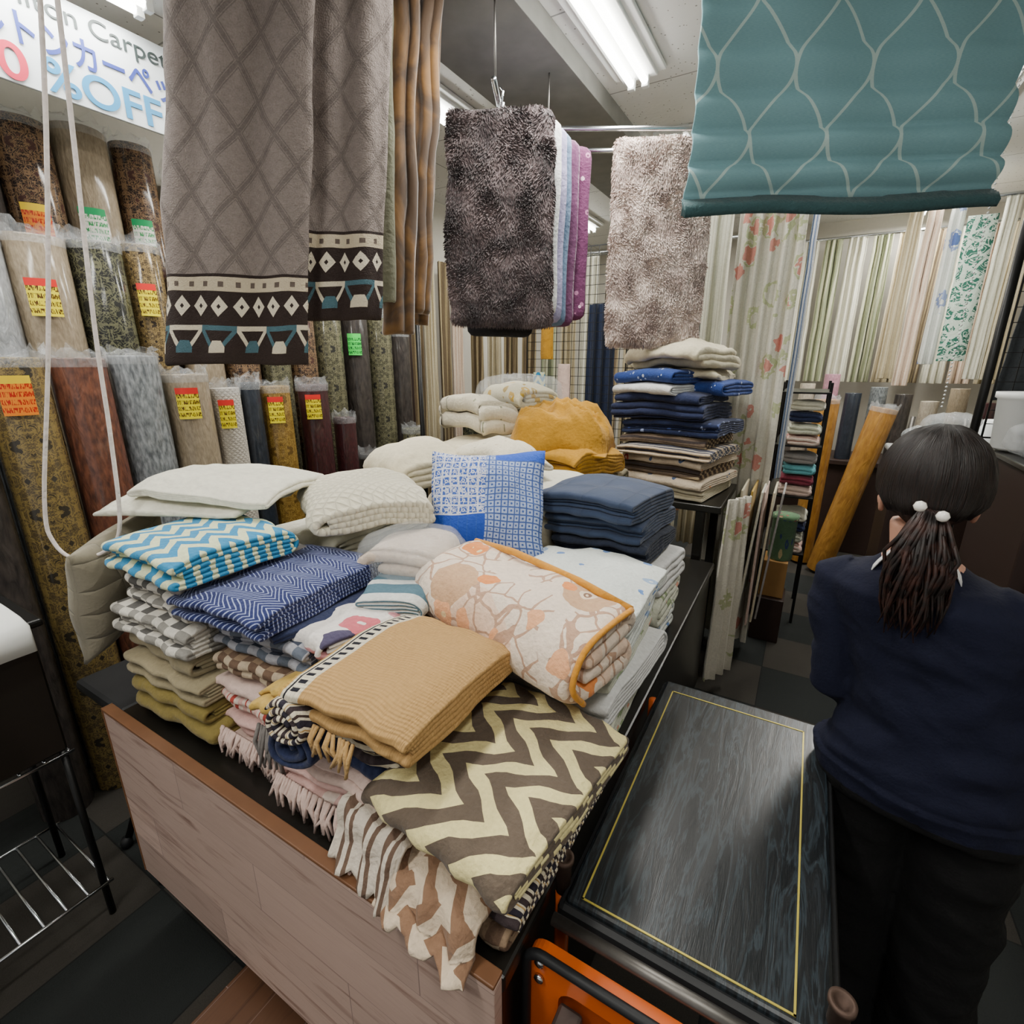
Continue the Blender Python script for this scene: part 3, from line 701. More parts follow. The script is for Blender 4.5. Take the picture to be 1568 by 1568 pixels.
rolled('rolled_border_blanket',(-.705,.545,1.01),.26,.048,2.4,t_blackw,.012,.1)
stack(-.40,.66,Z0,[(t_bcheck,.38,.28,.05),(t_blackw,.38,.28,.045,zig(4)),(t_patch,.36,.28,.05,B6),(t_tanp,.36,.28,.035)],H90)
folded('folded_chevron_throw',-.372,.615,.895,.38,.30,.055,t_chev,H90-.13,order=BOOK,namp=.005,sag=.014,nT=20)
stack(-.47,1.12,Z0,[(t_floralg,.42,.38,.08,B6),(t_bwh,.42,.38,.08,B6),(t_floralg,.41,.36,.07,B6),(t_wblue,.41,.38,.08)],H90)
stack(-.90,1.12,Z0,[(t_white,.40,.40,.09),(t_cream,.40,.40,.08),(t_white,.40,.38,.08)],H90)
stack(-1.28,1.12,Z0,[(t_cream,.42,.30,.12),(t_white,.42,.30,.1),(t_cream,.40,.30,.1),(t_white,.42,.30,.08)],H90)
stack(-.47,1.52,Z0,[(t_wblue,.3,.34,.1),(t_floralg,.3,.34,.1),(t_bwh,.3,.34,.1)],H90)
stack(-.50,1.5,1.03,[(t_denimd,.34,.32,.07,B6),(t_denim,.36,.33,.07,B6),(t_denim,.34,.32,.075,B6)],H90-.1,'folded_denim_quilt',.025)
stack(-.9,1.58,Z0,[(t_cream,.36,.5,.14),(t_white,.36,.5,.14),(t_cream,.36,.48,.12),(t_white,.36,.44,.1)],H90)
stack(-1.27,1.95,Z0,[(t_white,.5,.36,.18),(t_cream,.5,.36,.16),(t_white,.46,.36,.14),(t_cream,.46,.34,.08)],H90)
stack(-.85,2.04,Z0,[(t_white,.36,.44,.16),(t_cream,.36,.44,.16),(t_olive2,.36,.40,.12)],H90)
folded('folded_white_blanket',-1.43,.72,1.235,.42,.28,.035,t_white,.42,order=[0,1],namp=.012,sag=.03,ry=-.03)
folded('folded_white_blanket',-1.35,.79,1.272,.38,.32,.05,t_white,.40,namp=.012,sag=.03,ry=.03)
folded('folded_white_quilt',-1.08,1.0,1.19,.32,.38,.10,t_quiltw,H90-.6,namp=.010,sag=.04)
folded('folded_cream_futon',-1.20,1.38,1.2,.30,.36,.13,t_cream,H90-.5,namp=.014,sag=.045)
folded('folded_floral_cushion',-1.36,1.93,1.31,.28,.42,.16,t_ivory,H90-.45,order=[0,1],namp=.014,sag=.05)
folded('packaged_yellow_blanket',-1.33,2.36,1.39,.24,.38,.12,t_yelpk,H90-.5,namp=.012,sag=.03)
stack(-1.25,2.55,.99,[(t_cream,.4,.44,.2),(t_white,.4,.44,.18)],H90)
folded('folded_mustard_blanket',-.87,1.97,1.17,.34,.38,.11,t_mustard,H90-.3,order=B6,namp=.02,sag=.03,nsc=8,nT=22)
heap('crumpled_mustard_blanket',-.90,1.98,1.25,.44,.36,.17,t_mustard,.25,.04,2)
folded('folded_grey_print_blanket',-.93,1.50,1.255,.22,.36,.08,t_ivory,H90-.4,namp=.014,sag=.03,order=zig(3))
folded('folded_white_blue_blanket',-.44,1.10,1.045,.40,.36,.05,t_wblue,H90,namp=.010,sag=.02)
z=stack(-.55,2.56,.99,[(t_cream,.46,.46,.06,B6),(t_patch,.44,.46,.05),(t_bstr,.44,.46,.05,B6),(t_patch,.42,.44,.045),(t_gstripe,.44,.46,.05,B6),(t_bstr,.42,.44,.05),(t_navpat,.40,.46,.07,B6),(t_navy,.40,.46,.08,zig(5)),(t_navy,.38,.40,.05)],H90-.2,j=.03)
folded('folded_white_stripe_blanket',-.63,2.48,z-.01,.3,.32,.05,t_bwh,H90-.35)
folded('folded_blue_dot_blanket',-.63,2.48,z+.04,.3,.32,.06,t_bdots,H90-.35)
folded('folded_navy_dot_blanket',-.42,2.62,z-.02,.3,.28,.07,t_bdots,H90-.35)
folded('folded_cream_quilt',-.49,2.62,z+.05,.34,.3,.06,t_cream,H90-.1,namp=.018,sag=.04,order=zig(3))
folded('folded_cream_quilt',-.56,2.57,z+.11,.34,.42,.12,t_cream,H90-.45,namp=.020,sag=.04,order=zig(3))
def pillow(name,w,h,t,mat,loc,rot,n=20):
    vs=[];uv=[];fs=[]
    for s in(1,-1):
        for j in range(n+1):
            for i in range(n+1):
                a=-1+2*i/n;b=-1+2*j/n; k=(max(0,1-abs(a)**2.6)*max(0,1-abs(b)**2.6))**.5
                pin=1-.06*(1-abs(b)**2) if abs(a)>.5 else 1; pin2=1-.06*(1-abs(a)**2) if abs(b)>.5 else 1
                p=Vector((a*w/2*pin,b*h/2*pin2,s*(t/2*k+.004))); p+=Vector(noise.noise_vector(p*9))*.009
                vs.append(p); uv.append(((a+1)*w/2,(b+1)*h/2))
    N=(n+1)**2
    for j in range(n):
        for i in range(n):
            q=j*(n+1)+i; fs.append((q,q+1,q+n+2,q+n+1)); q+=N; fs.append((q+n+1,q+n+2,q+1,q))
    bd=[i for i in range(n+1)]+[(j)*(n+1)+n for j in range(1,n+1)]+[n*(n+1)+i for i in range(n-1,-1,-1)]+[j*(n+1) for j in range(n-1,0,-1)]
    for i in range(len(bd)): a,b=bd[i],bd[(i+1)%len(bd)]; fs.append((b,a,a+N,b+N))
    o=mkobj(name,vs,fs,mat,uv,True); o.location=loc; o.rotation_euler=rot; return o
pillow('blue_patchwork_cushion',.345,.34,.13,t_bpatch,(-.78,1.19,1.20),(math.radians(58),0,math.radians(27)))
pillow('beige_quilted_pillow',.32,.34,.13,quilt('beige_quilt','#8f8875',.08,.9,False),(-1.585,.56,1.03),(math.radians(75),.2,math.radians(-60)))
g=empty('rolled_bear_print_blanket')
BW,BH,BL=.205,.16,.235
fb=fold_path(BW,BH,[1,0,3,2],.0,.02)
ribbon('blanket',[(-BL+2*BL*i/18,fb) for i in range(19)],(0,0,0),(0,1,0),(0,0,1),(1,0,0),.038,t_bear,.014,7,parent=g)
tube('piping_back',[(-BL,.090,.145),(-.1,.095,.158),(.1,.093,.157),(BL,.090,.145)],.009,t_pipe,g)
tube('piping_end',smoothpts([Vector((BL+.005,.085,.15)),Vector((BL+.008,.0,.155)),Vector((BL+.008,-.07,.14)),Vector((BL+.008,-.104,.08)),Vector((BL+.008,-.07,.02))],4),.006,t_pipe,g)
g.location=(-.50,.885,.99); g.rotation_euler=(math.radians(6),math.radians(3),math.radians(-15))
folded('folded_yellow_edge_blanket',-.60,1.02,1.03,.16,.3,.04,t_pipe,H90-.15)
folded('packaged_beige_pillow',-.84,.92,1.03,.2,.20,.14,plain('peach_pack','#c4b3a2'),.35,namp=.01)
def bag(name,c,s,seed):
    rings=[]
    for j in range(11):
        f=j/10; k=(1-abs(2*f-1)**4)**.5 if f not in(0,1) else .35; rings.append([Vector((s[0]/2*k*abs(math.cos(a))**.5*(1 if math.cos(a)>0 else -1),s[1]/2*k*abs(math.sin(a))**.5*(1 if math.sin(a)>0 else -1),s[2]*f)) for a in [2*math.pi*q/28 for q in range(28)]])
    rings=[[p+Vector(noise.noise_vector(p*14+Vector((seed,0,0))))*.014+Vector(noise.noise_vector(p*40))*.006 for p in r] for r in rings]
    o=loft(name,rings,m_film); o.location=c; return o
bag('clear_plastic_bag',(-.84,.925,1.02),(.25,.24,.18),1); bag('clear_plastic_bag',(-1.33,2.36,1.37),(.42,.34,.18),2)
def drape(name,x0,x1,y,z,drop,mat,out=.05,sk=.0):
    pts=[]
    for q in range(12): pts.append((y+.22-.22*q/11,z+.006*math.sin(q)))
    for q in range(1,7): a=math.pi/2*q/6; pts.append((y-out*math.sin(a)*.6,z-out*(1-math.cos(a))))
    for q in range(1,8): pts.append((y-out*.6-.004*q,z-out-drop*q/7))
    n=14; L=x1-x0
    return ribbon(name,[(x0+L*i/n,[(p[0]+.010*math.sin(i*1.4)-sk*i/n,p[1]-.007*math.sin(i*2.3)) for p in pts]) for i in range(n+1)],(0,0,0),(0,1,0),(0,0,1),(1,0,0),.012,mat,.012,9)
drape('draped_stripe_throw',-.62,-.46,.475,.86,.05,stripes('white_brown_stripe','#cfc4b4',[(0,.3,'#6b5648'),(.5,.62,'#6b5648')],.05,True),sk=.02)
drape('draped_brown_zigzag_cloth',-.50,-.30,.455,.82,.01,chevron('peach_chevron','#8a6a52','#d2bfa6',.1,.06,.8),sk=.02)
drape('draped_peach_cloth',-.60,-.42,.475,.80,.01,t_pinkp)
def fringe(name,x0,x1,y,z,n,L,mat):
    objs=[]
    for i in range(n):
        x=x0+(x1-x0)*i/n+U(-.004,.004); p=Vector((x,y,z)); pts=[p,p+Vector((U(-.008,.008),-.012,-L*.4)),p+Vector((U(-.018,.018),-.012+U(-.01,.01),-L*U(.8,1.1)))]
        objs.append(tube('f',pts,[.0035,.0045,.0025],mat,None,5))
    return join(name,objs)
fringe('blanket_fringe',-1.08,-.84,.505,.79,46,.055,t_pinkp); fringe('blanket_fringe',-.83,-.55,.475,.80,50,.06,t_pinkp)
fringe('blanket_fringe',-.90,-.82,.49,.88,12,.09,plain('grey_fringe','#75706c')); fringe('blanket_fringe',-.64,-.54,.44,1.02,12,.05,t_tanp)
# ---------------------------------------------------------------- trolley with black top
g=empty('orange_trolley')
box('board',-.232,.15,.575,1.262,.725,.752,m_boak,.006,g)
box('rubber_rim',-.244,.162,.56,1.275,.71,.74,m_darkplastic,.012,g)
for a in [(-.207,.104,.585,.588),(-.207,.104,1.216,1.219),(-.207,-.204,.585,1.219),(.101,.104,.585,1.219)]: box('gold_inlay',*a,.7515,.7532,m_gold,0,g)
tube('front_bar',[(-.24,.545,.735),(.16,.545,.735)],.010,m_steel,g)
for x in(-.25,.152):
    lathe('pipe_socket',[(.010,-.05),(.013,-.05),(.013,.014),(.017,.016),(.017,.024),(.011,.024),(.010,-.03)],m_rust,(x,.607,.77),g)
    tube('leg',[(x,.607,.72),(x,.607,.08)],.013,m_orange,g); tube('rear_leg',[(x,1.2,.72),(x,1.2,.08)],.013,m_orange,g)
    for y in(.607,1.2):
        o=lathe('caster_wheel',[(.012,-.014),(.038,-.014),(.042,-.006),(.042,.006),(.038,.014),(.012,.014)],m_darkplastic,(x,y,.042),g); o.rotation_euler=(0,H90,0)
def rrect(x0,x1,z0,z1,r,n=6):
    pts=[]
    for cx,cz,a0 in((x1-r,z1-r,0),(x0+r,z1-r,90),(x0+r,z0+r,180),(x1-r,z0+r,270)):
        for q in range(n+1): a=math.radians(a0+90*q/n); pts.append((cx+r*math.cos(a),cz+r*math.sin(a)))
    return pts
FX=-.264
outer=rrect(FX,.16,.24,.712,.03); inner=rrect(FX+.055,.108,.3,.655,.03)
vs=[(x,y,z) for y in(.505,.525) for L_ in(outer,inner) for x,z in L_]; n=len(outer); fs=[]
for i in range(n):
    j=(i+1)%n; fs+=[(i,j,n+j,n+i),(2*n+i,3*n+i,3*n+j,2*n+j),(i,2*n+i,2*n+j,j),(n+i,n+j,3*n+j,3*n+i)]
mkobj('orange_front_frame',vs,fs,m_orange,smooth=False,parent=g)
tube('frame_edging',[(x,.50,z) for x,z in outer[:n//2+1]],.008,m_darkplastic,g)
box('orange_back_plate',FX+.045,.12,.518,.524,.28,.66,simple('dark_orange','#a8460c',.5),.002,g)
for x,z in[(FX+.022,.69),(FX+.022,.655),(-.05,.69),(.13,.69)]:
    o=lathe('bolt',[(.001,0),(.008,.001),(.008,.006),(.004,.008)],m_chrome,(x,.505,z),g); o.rotation_euler=(H90,0,0)
box('bracket',-.205,-.165,.46,.505,.56,.635,m_steel,.006,g); box('bracket_arm',-.20,-.17,.445,.465,.52,.6,m_steel,.006,g)
o=lathe('folded_wheel',[(.012,-.014),(.036,-.016),(.042,-.008),(.042,.008),(.036,.016),(.012,.014)],simple('orange_wheel','#b8431c',.5),(-.185,.445,.535),g); o.rotation_euler=(0,H90,0)
o=lathe('big_wheel',[(.02,-.012),(.08,-.014),(.09,-.006),(.09,.006),(.08,.014),(.02,.012)],m_darkplastic,(-.02,.48,.52),g); o.rotation_euler=(H90,0,0)
# ---------------------------------------------------------------- right of the table: curtain, boards, racks
curtain('floral_curtain',(-.42,2.95),(-.12,2.90),2.65,.05,5,.02,c_floral,tw=1.0)
curtain('floral_curtain',(-.25,2.31),(-.16,2.50),1.02,.10,3,.014,c_floral,tw=.8)
curtain('ivory_curtain',(-.60,3.02),(-.45,3.02),2.6,1.0,2,.02,c_ivory)
curtain('blue_edge_curtain',(-.10,3.02),(-.085,3.08),2.3,1.0,1,.006,curt('blue_white','#a9acb0','#5c6f8f',.03),tw=1)
for i in range(6): box('fabric_board',-.22+.03*i,-.21+.03*i,2.56+.05*i,2.86+.05*i,.25,1.02-.01*i,[t_cream,t_yel,t_white,t_pinkp,t_cream,t_greyfl][i],.003,rot=(0,.03*(i%3),0))
g=empty('fabric_rack')
X0=-.14
for x in(X0,X0+.24):
    for y in(3.4,3.8): box('post',x-.008,x+.008,y-.008,y+.008,0,1.5,m_blackmetal,.001,g)
for zz in(.5,.85,1.15,1.45): box('shelf',X0,X0+.24,3.3,3.8,zz-.01,zz,m_blackmetal,.001,g)
cols=[t_redw,t_floralg,t_navy,t_white,t_pinkp,plain('wine','#7a3040'),plain('aqua','#5fa0a8'),t_greyfl]
k=0
for zz in(.5,.85,1.15):
    for j in range(4):
        folded('folded_cloth',X0+.12,3.42,zz+.065*j,.2,.2,.055,cols[k%8],0,order=[0,1]); k+=1
lathe('floral_storage_tin',[(.06,0),(.065,.01),(.065,.24),(.07,.245),(.07,.27),(.02,.28)],floral('tin_print','#5a7a5a',['#c9b98a','#a84a4a','#3a4a7a'],12,.3),(-.02,3.18,.50))
box('cardboard_box',-.10,.03,3.10,3.28,.278,.50,m_cardboard,.004); box('cardboard_box',-.12,.04,3.07,3.29,0,.275,m_brownbox,.004)
for (x,y,h,r,le) in [(.12,4.62,1.32,.085,(.0,.0,0)),(.25,4.45,1.3,.085,(.0,.17,0))]: roll('wood_look_carpet_roll',x,y,.02,h,r,r_wood,None,lean=le)
g=empty('step_ladder',(.78,4.3,0))
for x in(-.2,.2): tube('rail',[(x,-.2,0),(x*.7,.12,1.25)],.015,m_steel,g); tube('rear_rail',[(x,.45,0),(x*.7,.12,1.25)],.012,m_steel,g)
for i in range(5): f=(i+.6)/5.2; box('step',-.2+.06*f,.2-.06*f,-.2+.32*f-.03,-.2+.32*f+.05,1.25*f-.01,1.25*f+.01,m_steel,.003,g)
g=empty('fabric_counter'); box('top',-.45,1.9,5.0,5.6,.78,.82,m_brownbox,.004,g); box('body',-.4,1.85,5.05,5.55,0,.78,m_brownbox,.004,g)
for i,(m,h) in enumerate([(r_beige,.5),(r_cream,.62),(r_pink,.7),(r_navy,.55),(r_grey,.6),(r_dark,.55),(r_cream,.5),(r_beige,.6),(r_red,.5),(r_grey,.6)]): roll('fabric_bolt',-.2+.17*i,5.12,.82,h,.06,m,frill=False)
g=empty('hanging_curtain_display')
cs=[c_green,c_ivory,c_sage,c_ivory,c_sage,c_beige,c_brown,c_ivory,c_pinkb,c_beige]
for i,m in enumerate(cs): curtain('curtain',(-.42+.17*i,5.4),(-.27+.17*i,5.4),2.6,1.45,3,.022,m,ph=i,parent=g)
tube('curtain_rail',[(-.5,5.4,2.61),(1.6,5.4,2.61)],.012,m_chrome,g)
g=empty('hanging_curtain_samples')
for i,(m,x,z0) in enumerate([(c_beige,.40,1.5),(c_pinkb,.50,1.45),(c_blueflo,.62,1.6),(c_ivory,.88,1.5),(c_beige,.97,1.5),(c_ivory,1.1,1.5)]): curtain('curtain',(x,4.6),(x+.09,4.6),2.6,z0,2,.015,m,ph=i,parent=g)
hang('damask_sample_panel',[(.71+.05*i,4.55) for i in range(4)],[(.71+.05*i,4.55) for i in range(4)],2.5,1.62,.006,c_damask,6,.002,g)
tube('curtain_rail',[(.35,4.6,2.61),(1.5,4.6,2.61)],.012,m_chrome,g)
g=empty('dark_cabinet'); box('carcass',.66,1.3,2.15,2.75,0,1.26,m_brownbox,.005,g); box('top',.64,1.32,2.13,2.77,1.26,1.28,m_black,.004,g)
for i in range(3): box('drawer_front',.70,1.26,2.135,2.15,.08+.39*i,.44+.39*i,m_brownbox,.006,g); tube('handle',[(.88,2.12,.3+.39*i),(1.06,2.12,.3+.39*i)],.006,m_steel,g)
lathe('white_bucket',[(.055,0),(.068,.01),(.082,.19),(.09,.195),(.09,.215),(.082,.215),(.072,.08)],m_white,(.70,2.60,1.285))
bag('plastic_bag',(.70,2.44,1.285),(.14,.14,.12),9)
box('brown_storage_box',.70,1.05,2.17,2.36,1.282,1.40,m_brownbox,.006); box('brown_storage_box_lid',.69,1.06,2.16,2.37,1.40,1.43,simple('box_lid','#4a382c',.4),.006)
g=empty('dark_counter'); box('counter_body',.44,1.0,3.2,3.6,0,1.13,m_brownbox,.01,g); box('counter_top',.42,1.02,3.18,3.62,1.13,1.16,simple('grey_top','#8d8f8e',.5),.01,g)
bag('plastic_bag',(.66,3.38,1.16),(.26,.2,.2),4); bag('plastic_bag',(.52,3.3,1.16),(.14,.14,.13),6); lathe('blue_spool',[(.03,0),(.05,0),(.05,.14),(.03,.14)],simple('aqua_plastic','#6fb5c4',.4),(.58,3.26,1.16))
lathe('white_jar',[(.05,0),(.055,.01),(.055,.14),(.045,.16),(.045,.18)],m_white,(.80,3.3,1.16))
stack(.72,3.95,.0,[(t_navy,.3,.3,.2),(t_cream,.3,.3,.2),(t_greyfl,.3,.3,.2),(t_patch,.3,.3,.2),(t_olive2,.3,.3,.2),(t_white,.28,.28,.15)],0,'folded_fabric_pile')
grid('wire_grid_panel',(.66,2.86),(1.4,2.86),1.3,2.45,.055,m_blackmetal); tube('black_post',[(.63,2.86,0),(.63,2.86,2.8)],.016,m_blackmetal)
curtain('dark_backdrop_cloth',(.68,2.95),(1.4,2.95),2.3,1.45,4,.02,plain('slate_backdrop','#3c4043'))
grid('wire_grid_panel',(-1.62,2.98),(-.9,2.98),.6,2.25,.05,m_blackmetal); grid('wire_grid_panel',(-1.0,3.1),(-.66,3.1),.8,2.3,.05,m_blackmetal)
curtain('navy_cloth_hanging',(-1.25,3.06),(-1.05,3.06),1.95,.7,3,.02,c_navy); curtain('navy_cloth_hanging',(-.95,3.18),(-.75,3.18),2.2,.9,2,.02,c_navy)
for x,z,m in [(-1.5,1.75,t_mustard),(-1.38,1.5,t_pinkp),(-1.55,1.45,t_turq),(-1.42,1.95,t_redw)]: hang('hanging_towel',[(x,2.94),(x+.04,2.945),(x+.08,2.94)],[(x,2.94),(x+.045,2.935),(x+.085,2.94)],z+.1,z-.12,.008,m,6,.004)
ccs=[c_brown,c_beige,c_brown,c_brown,c_sage,c_beige,c_ivory,c_brown,c_beige,c_brown,c_ivory,c_beige]
g=empty('hanging_curtain_row')
for i,m in enumerate(ccs): curtain('curtain',(-2.6+.17*i,3.75),(-2.46+.17*i,3.75),2.35,.3,3,.02,m,ph=i*2,parent=g)
for i,m in enumerate([c_brown,c_beige,c_brown,c_pinkb]): curtain('curtain',(-2.58,2.96+.17*i),(-2.58,3.1+.17*i),2.35,.3,3,.02,m,ph=i*2,parent=g)
tube('curtain_rail',[(-2.7,3.75,2.37),(-.4,3.75,2.37)],.012,m_chrome,g)
for i,m in enumerate([r_vine,r_brown,r_persian,r_navy,r_cream]): roll('carpet_roll',-2.3+.19*i,3.3,0,1.3+.1*(i%3),.07,m)
# ---------------------------------------------------------------- left foreground
g=empty('black_box_on_wire_rack'); box('carcass',-1.98,-1.60,.06,.36,.60,.97,m_black,.006,g); box('lid',-2.0,-1.58,.04,.38,.97,.99,m_blackmetal,.006,g)
for x in(-1.97,-1.61):
    for y in(.07,.35): tube('leg',[(x,y,.6),(x,y,0)],.009,m_blackmetal,g)
for zz in(.59,.12):
    for i in range(7): tube('shelf_wire',[(-1.98,.06+.05*i,zz),(-1.60,.06+.05*i,zz)],.004,m_chrome,g,6)
    for x in(-1.98,-1.6): tube('shelf_edge',[(x,.05,zz),(x,.37,zz)],.005,m_chrome,g,6)
ribbon('paper_sheets',[(-.08+.16*i/8,[(-1.85,1.0),(-1.72,.998),(-1.62,.996),(-1.575,.985),(-1.565,.92)]) for i in range(9)],(0,.27,0),(1,0,0),(0,0,1),(0,1,0),.012,m_paper,.003,9,parent=g)
g=empty('folding_stool',(-1.70,.62,0))
for s in(-1,1):
    tube('leg_a',[(s*.12,-.14,0.01),(s*.12,.13,.62)],.011,m_blackmetal,g); tube('leg_b',[(s*.105,.14,.01),(s*.105,-.13,.62)],.011,m_blackmetal,g)
    lathe('foot',[(.016,0),(.018,.02),(.012,.035)],m_darkplastic,(s*.12,-.14,0),g); lathe('foot',[(.016,0),(.018,.02),(.012,.035)],m_darkplastic,(s*.105,.14,0),g)
tube('cross_bar',[(-.12,-.09,.12),(.12,-.09,.12)],.008,m_chrome,g); box('seat',-.15,.15,-.15,.15,.62,.66,m_darkplastic,.015,g)
box('brown_wood_sheet',-1.12,-.62,.1,.56,.0,.012,m_brownfloor,.003)
tube('floor_cable',[(-1.72+.11*math.cos(a),-.02+.11*math.sin(a),.008) for a in [2*math.pi*i/40 for i in range(41)]],.005,m_darkplastic)
# ---------------------------------------------------------------- woman
def woman(loc,rz):
    g=empty('woman',loc,rz)
    hx=-.092
    parts=[]
    def ell(c,rx,ry,n=24,ex=2.2):
        out=[]
        for k in range(n):
            a=2*math.pi*k/n; ca,sa=math.cos(a),math.sin(a)
            out.append(Vector((c[0]+rx*abs(ca)**(2/ex)*(1 if ca>0 else -1),c[1]+ry*abs(sa)**(2/ex)*(1 if sa>0 else -1),c[2])))
        return out
    T=[(.74,.155,.112,0),(.82,.162,.118,-.005),(.92,.142,.105,0),(1.0,.135,.10,.005),(1.08,.145,.102,.005),(1.14,.155,.102,0),(1.18,.15,.096,-.005),(1.205,.125,.08,-.005),(1.225,.08,.062,0),(1.25,.050,.052,.006),(1.31,.046,.05,.015)]
    parts.append(loft('t',[ell((0,dy,z),rx,ry) for z,rx,ry,dy in T],None))
    for s in(-1,1):
        arm=[(s*.10,-.0,1.18),(s*.135,0,1.165),(s*.155,-.005,1.10),(s*.165,-.01,1.01),(s*.168,-.01,.93),(s*.165,.05,.89),(s*.155,.13,.885),(s*.145,.19,.89)]
        parts.append(tube('a',arm,[.046,.05,.047,.043,.040,.036,.031,.026],None,None,16))
        leg=[(s*.080,-.0,.80),(s*.082,0,.65),(s*.080,.0,.45),(s*.080,-.01,.28),(s*.08,-.015,.08),(s*.08,-.015,.045)]
        parts.append(tube('l',leg,[.092,.09,.082,.082,.085,.085],None,None,18))
        parts.append(tube('f',[(s*.085,-.05,.035),(s*.087,.02,.04),(s*.09,.11,.03),(s*.09,.16,.024)],[.03,.038,.036,.022],None,None,12))
        w=Vector((s*.145,.19,.89))
        parts.append(tube('p',[w,w+Vector((-s*.01,.04,-.005)),w+Vector((-s*.015,.085,-.012))],[.024,.031,.027],None,None,12))
        for q,(ox,L) in enumerate([(-.022,.062),(-.008,.072),(.007,.068),(.021,.052)]):
            b=w+Vector((-s*.015+ox,.08,-.012)); parts.append(tube('q',[b,b+Vector((0,L*.5,-.006)),b+Vector((0,L*.8,-.022)),b+Vector((0,L*.9,-.042))],[.009,.0085,.008,.0065],None,None,8))
        b=w+Vector((-s*.03,.03,0)); parts.append(tube('th',[b,b+Vector((-s*.022,.025,-.005)),b+Vector((-s*.026,.055,-.015))],[.011,.010,.008],None,None,8))
    body=join('body',parts)
    rm=body.modifiers.new('r','REMESH'); rm.mode='VOXEL'; rm.voxel_size=.006
    sm=body.modifiers.new('s','SMOOTH'); sm.iterations=5; sm.factor=.5
    body=join('body',[body])
    me=body.data; me.materials.clear()
    skin=simple('skin','#b98a74',.5); navy=plain('navy_cardigan','#0b0f24',160,sheen=0,st=.25); blk=plain('black_trousers','#050506',120,sheen=0,st=.3); shoe=simple('black_shoes','#0a0a0a',.4)
    for m in(navy,blk,skin,shoe): me.materials.append(m)
    for p in me.polygons:
        c=p.center; p.use_smooth=True
        if c.z>1.238: i=2
        elif c.z>.76: i=0 if not(c.y>.175 and abs(c.x)>.08) else 2
        elif c.z>.06: i=1
        else: i=3
        p.material_index=i
    for v in me.vertices:
        c=v.co.copy()
        if c.z>.10 and not (c.y>.18) and c.z<1.215:
            fold=noise.noise(Vector((c.x*9,c.y*9,c.z*18)))*.011+(1-abs(noise.noise(Vector((c.x*14+c.z*8,c.y*14,c.z*22)))))*.007+noise.noise(c*30)*.002
            dv=Vector((c.x,c.y,0)).normalized()
            v.co=c+dv*fold
            if .73<c.z<.80: v.co+=dv*.008
        v.co.x+=.04-.04*min(1,c.z/.8)+hx*max(0,(c.z-.95)/.35)
    body.parent=g
    hs=.88
    hg=empty('head_group',(hx+.005,.005,.183),math.radians(6),g); hg.scale=(hs,hs,hs)
    vs=[];fs=[];n=32;m=24
    for j in range(m+1):
        ph=math.pi*j/m
        for i in range(n):
            th_=2*math.pi*i/n; x=math.sin(ph)*math.cos(th_); y=math.sin(ph)*math.sin(th_); z=math.cos(ph)
            k=1-.28*max(0,-z-.1)**1.2
            p=Vector((x*.073*k,y*.09*(1-.12*max(0,-z))+(.012*max(0,-z) if y>0 else -.0)+.0,z*.108))
            f=max(0,y)
            p.y+=f*(.020*math.exp(-((x/.16)**2+((z+.12)/.16)**2)) + .012*math.exp(-((x/.12)**2+((z-.0)/.2)**2)))
            for s in(-1,1): p.y-=f*.008*math.exp(-(((x-s*.38)/.18)**2+((z-.05)/.12)**2))
            p.y+=f*.006*math.exp(-((x/.25)**2+((z+.42)/.07)**2)); p.y+=f*.008*math.exp(-((x/.2)**2+((z+.8)/.15)**2))
            vs.append(p)
    for j in range(m):
        for i in range(n): fs.append((j*n+i,(j+1)*n+i,(j+1)*n+(i+1)%n,j*n+(i+1)%n))
    HC=(0,.02,1.365)
    h=mkobj('head',vs,fs,skin,smooth=True,parent=hg); h.location=HC
    eye=simple('eye_white','#e8e4e0',.2); iris=simple('iris','#20140e',.2); lip=simple('lips','#a5574f',.4); brow=simple('brow','#1a100c',.7)
    for s in(-1,1):
        for nm,r,mt,dy in(('eye',.0115,eye,.0),('iris',.0062,iris,.0065)):
            lathe(nm,[(.0005,-r),(r*.7,-r*.7),(r,0),(r*.7,r*.7),(.0005,r)],mt,(s*.028,.092+dy,1.372),hg,14)
        tube('eyebrow',[(s*.014,.108,1.392),(s*.03,.108,1.396),(s*.044,.098,1.391)],.003,brow,hg,6)
        ear=[]
        for k in range(9): a=math.radians(-110+k*27); ear.append(Vector((s*(.082+.004*math.sin(a)),.012+.014*-math.cos(a),1.325+.027*math.sin(a))))
        tube('ear_rim',ear,.005,skin,hg,8); lathe('ear',[(.0005,-.022),(.010,-.012),(.012,0),(.010,.015),(.0005,.024)],skin,(s*.077,.010,1.325),hg,12)
    tube('mouth',[(-.022,.103,1.321),(-.008,.112,1.323),(.008,.112,1.323),(.022,.103,1.321)],[.002,.0045,.0045,.002],lip,hg,8)
    M=Mat('dark_brown_hair',.48,spec=.4); st=M.noise(4,3,M.comb(M.u*60,M.v*2)); hair=M.out(M.mix((st-.4)*2.5,'#0d0806','#24140e'),st,.6,.006)
    vs=[];fs=[];uv=[]; n=64
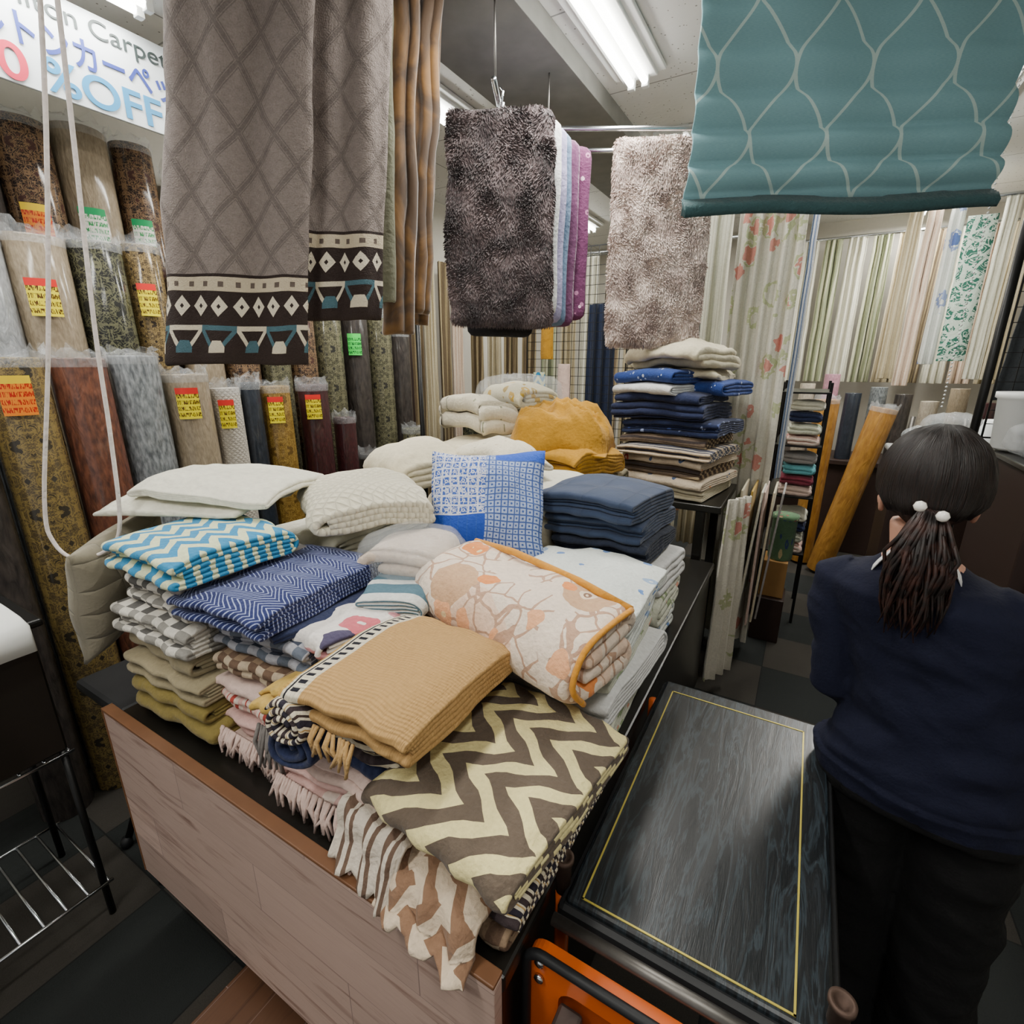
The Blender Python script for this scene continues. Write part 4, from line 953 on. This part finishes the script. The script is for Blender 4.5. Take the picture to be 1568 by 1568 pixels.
    for j in range(m+1):
        ph=math.pi*j/m
        for i in range(n):
            th_=2*math.pi*i/n; x=math.sin(ph)*math.cos(th_); y=math.sin(ph)*math.sin(th_); z=math.cos(ph)
            k=1.0
            if y>.25 and z<.45: k=.80
            q=Vector((x*.098,y*.108-.004,z*.120))*k
            if y<.3: q*=1+.03*noise.noise(Vector((x*4,y*4,z*2)))
            if z<-.25 and y<.3: q.x*=1-.5*(-z-.25)
            if z<-.15 and y<-.2: q.y-=.008*math.sin(min(1,(-z-.15)*2)*math.pi)
            if z<-.5: q.z*=.88
            q+=q.normalized()*(.0025*math.sin(th_*27+z*5)+.002*math.sin(th_*11))*math.sin(ph)
            vs.append(q); uv.append((i/n,j/m))
    for j in range(m):
        for i in range(n): fs.append((j*n+i,(j+1)*n+i,(j+1)*n+(i+1)%n,j*n+(i+1)%n))
    o=mkobj('hair',vs,fs,hair,uv,True,hg); o.location=(HC[0],HC[1]-.008,HC[2]+.008)
    M=Mat('brown_ponytail',.5,spec=.4); pn=M.noise(40,2); pony=M.out(M.mix((pn-.4)*3,'#120a08','#3a2019'))
    parts=[]
    for k in range(230):
        a=U(0,6.28); rr=math.sqrt(R()); sx=rr*math.cos(a); sy=rr*math.sin(a); L=U(.15,.26); wv=U(0,6); pts=[]
        for q in range(7):
            f=q/6; sp_=1+f*4.2 if f<.5 else 3.1-(f-.5)*1.0
            pts.append(Vector((sx*.018*sp_+.012*math.sin(f*6+wv)*f,-.110-.024*math.sin(min(1,f*2)*1.5)+sy*.013*sp_+.007*math.cos(f*7+wv),1.335-L*f)))
        parts.append(tube('s',pts,[.004,.0045,.0045,.004,.0035,.0025,.001],pony,None,5))
    join('ponytail',parts,hg)
    pearl=simple('pearl_bead','#f0ece4',.2,coat=.6)
    for x,y,z in[(-.022,-.138,1.347),(.014,-.142,1.334)]: lathe('hair_tie_pearl',[(.0005,-.011),(.008,-.008),(.0115,0),(.008,.008),(.0005,.011)],pearl,(x,y,z),hg,14)
    wc=plain('white_collar','#dcdcdc')
    for s in(-1,1):
        ribbon('collar',[(0,[(.0,1.25),(.014,1.232),(.026,1.212)]),(.02,[(.0,1.252),(.016,1.232),(.03,1.212)]),(.055,[(0,1.243),(.016,1.222),(.036,1.2)])],(hx*.85+s*.046,-.045,.004),(s*.8,-.3,0),(0,0,1),(0,1,0),.004,wc,parent=g)
    return g
woman((.305,1.15,0),math.radians(-12))
# ---------------------------------------------------------------- world + camera
w=bpy.data.worlds.new('world'); bpy.context.scene.world=w; w.use_nodes=True
w.node_tree.nodes['Background'].inputs[0].default_value=(1,.98,.95,1); w.node_tree.nodes['Background'].inputs[1].default_value=.65
cd=bpy.data.cameras.new('camera'); cd.sensor_width=36; cd.lens=36*936/1920; cd.clip_start=.02
c=bpy.data.objects.new('camera',cd); col.objects.link(c); c.location=(0,0,1.6); c.rotation_euler=(math.radians(90-16.5),0,math.radians(30.2))
bpy.context.scene.camera=c
